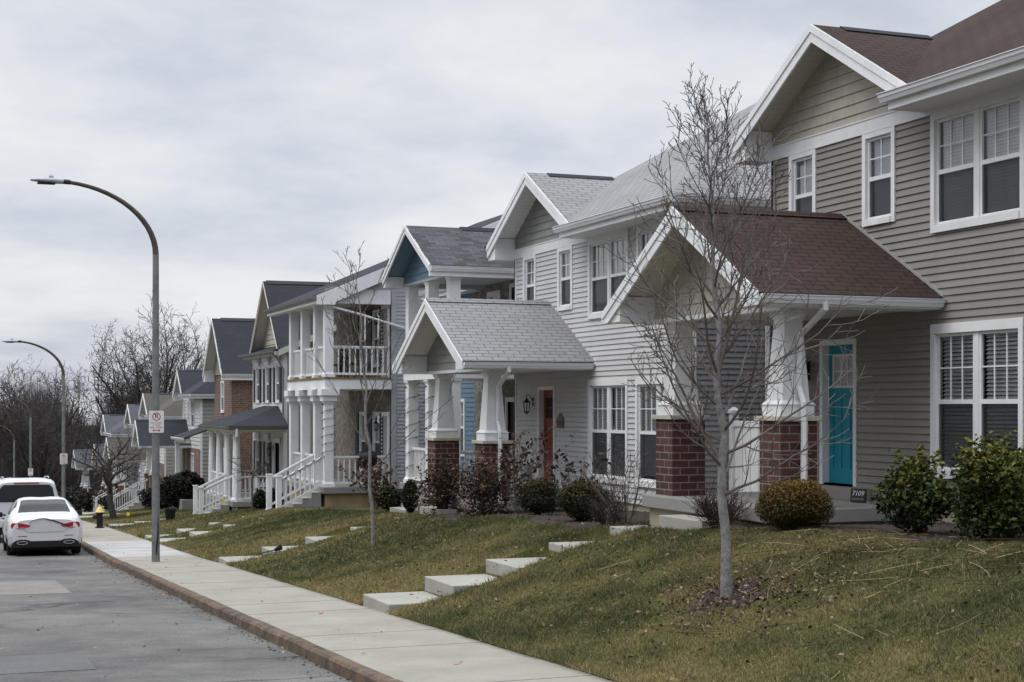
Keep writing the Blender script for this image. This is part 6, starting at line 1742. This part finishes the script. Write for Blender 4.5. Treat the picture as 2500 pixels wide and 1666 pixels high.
# string lights wound round porch columns
def string_lights(H, items, label):
    T = thing('string_lights', label, 'string lights', tuple(H.root.location), H.root.rotation_euler[2])
    for kind, a in items:
        m = MB(); pts = []
        if kind == 'col':
            u, o, w0, w1 = a; n = 70
            for i in range(n+1):
                t = i/n*2*pi*6.5; q = .185; cx = max(-.165, min(.165, q*1.5*math.cos(t))); cy = max(-.165, min(.165, q*1.5*math.sin(t)))
                pts.append((-o+cx, -u+cy, w0+(w1-w0)*i/n))
        else:
            (u0, o0, w0), (u1, o1, w1) = a; n = 24
            for i in range(n+1):
                t = i/n; pts.append((-(o0+(o1-o0)*t), -(u0+(u1-u0)*t)-.06+.03*math.sin(i*2), w0+(w1-w0)*t+.04*math.sin(i*1.3)))
        m.tube(pts, .008, 4); 
        for i in range(2, len(pts), 4): m.box(pts[i][0]-.014, pts[i][0]+.014, pts[i][1]-.014, pts[i][1]+.014, pts[i][2]-.03, pts[i][2]+.01)
        m.build('light_string', MT['wire_green'], T)
u3 = lambda Y: 42.4-Y
string_lights(H3, [('col', ((u3(38.55)+u3(34.85))/2, 2.04, .2, 2.5)), ('col', (u3(38.55)+.16, 2.04, .2, 2.5))], 'dark string of lights wound round the blue gabled house porch columns')
u4 = lambda Y: 51.7-Y
string_lights(H4, [('col', (u4(44.95)-.16, 1.93, .9, 2.5)), ('rail', ((u4(44.95)-.1, 2.07, .93), (u4(44.95)-.1, 3.37, .25)))], 'dark string of lights along the balcony house stair rail and corner column')
# ------------------------------------------------------------------ camera, light, world
cam = bpy.data.cameras.new('camera'); co = bpy.data.objects.new('camera', cam); COL.objects.link(co)
yaw = math.atan(1450/3750)
cam.sensor_width = 36; cam.lens = 36*3750/2500; cam.shift_y = (995-833)/2500
cam.clip_start = .1; cam.clip_end = 3000
co.location = (0, 0, 0); co.rotation_euler = (R(90), 0, -yaw)
sc.camera = co
W = bpy.data.worlds.new('World'); sc.world = W; W.use_nodes = True
nt = W.node_tree; bg = nt.nodes['Background']
sky = nt.nodes.new('ShaderNodeTexSky'); sky.sky_type = 'NISHITA'; sky.sun_disc = False
SUN_EL, SUN_AZ = R(62), R(-84)
sky.sun_elevation = SUN_EL; sky.sun_rotation = SUN_AZ
tc = nt.nodes.new('ShaderNodeTexCoord')
sx = nt.nodes.new('ShaderNodeSeparateXYZ'); nt.links.new(tc.outputs['Generated'], sx.inputs[0])
den = math_(nt, 'ADD', math_(nt, 'MAXIMUM', sx.outputs[2], 0.0), .22)
cx = math_(nt, 'DIVIDE', sx.outputs[0], den); cy = math_(nt, 'DIVIDE', sx.outputs[1], den)
cb = nt.nodes.new('ShaderNodeCombineXYZ'); nt.links.new(cx, cb.inputs[0]); nt.links.new(cy, cb.inputs[1]); cb.inputs[2].default_value = 2.3
n1 = noise(nt, cb.outputs[0], 1.9, 7, .55)
n2 = noise(nt, cb.outputs[0], .45, 3, .5)
f = math_(nt, 'ADD', math_(nt, 'MULTIPLY', n1, .6), math_(nt, 'MULTIPLY', n2, .4))
cl = ramp(nt, f, [(.39, (3.9, 4.2, 4.85)), (.46, (4.75, 5.0, 5.5)), (.53, (5.6, 5.8, 6.12)), (.60, (6.3, 6.38, 6.5))])
# overcast dome: zenith brighter than horizon
zen = ramp(nt, sx.outputs[2], [(0.0, (1.0,)*3), (.30, (1.0,)*3), (.55, (1.45,)*3), (1.0, (2.0,)*3)])
cl2 = nt.nodes.new('ShaderNodeMix'); cl2.data_type = 'RGBA'; cl2.blend_type = 'MULTIPLY'; cl2.inputs[0].default_value = 1; cl2.clamp_result = False
nt.links.new(cl, cl2.inputs[6])
zs_ = nt.nodes.new('ShaderNodeVectorMath'); zs_.operation = 'MULTIPLY'
zr = nt.nodes.new('ShaderNodeMapRange'); zr.inputs['From Min'].default_value = .28; zr.inputs['From Max'].default_value = 1; zr.inputs['To Min'].default_value = 1; zr.inputs['To Max'].default_value = 3.1
nt.links.new(sx.outputs[2], zr.inputs['Value'])
nt.links.new(cl, zs_.inputs[0]); 
cbz = nt.nodes.new('ShaderNodeCombineXYZ')
for i in range(3): nt.links.new(zr.outputs[0], cbz.inputs[i])
nt.links.new(cbz.outputs[0], zs_.inputs[1])
mx = nt.nodes.new('ShaderNodeMix'); mx.data_type = 'RGBA'; mx.inputs[0].default_value = .93
nt.links.new(sky.outputs[0], mx.inputs[6]); nt.links.new(zs_.outputs[0], mx.inputs[7])
nt.links.new(mx.outputs[2], bg.inputs['Color']); bg.inputs['Strength'].default_value = .10
sd = bpy.data.lights.new('sun', 'SUN'); sd.energy = 1.25; sd.angle = R(45); sd.color = (1, .97, .92)
so = bpy.data.objects.new('sun', sd); COL.objects.link(so)
# direction: from the street side, slightly behind the camera
dv = Vector((math.sin(SUN_AZ)*math.cos(SUN_EL), math.cos(SUN_AZ)*math.cos(SUN_EL), math.sin(SUN_EL)))
so.rotation_euler = dv.to_track_quat('Z', 'Y').to_euler()
vs = sc.view_settings; vs.view_transform = 'Standard'; vs.look = 'None'; vs.gamma = 1; vs.exposure = 0.45
sc.cycles.max_bounces = 6; sc.cycles.transparent_max_bounces = 10; sc.cycles.diffuse_bounces = 3
sc.cycles.use_denoising = True
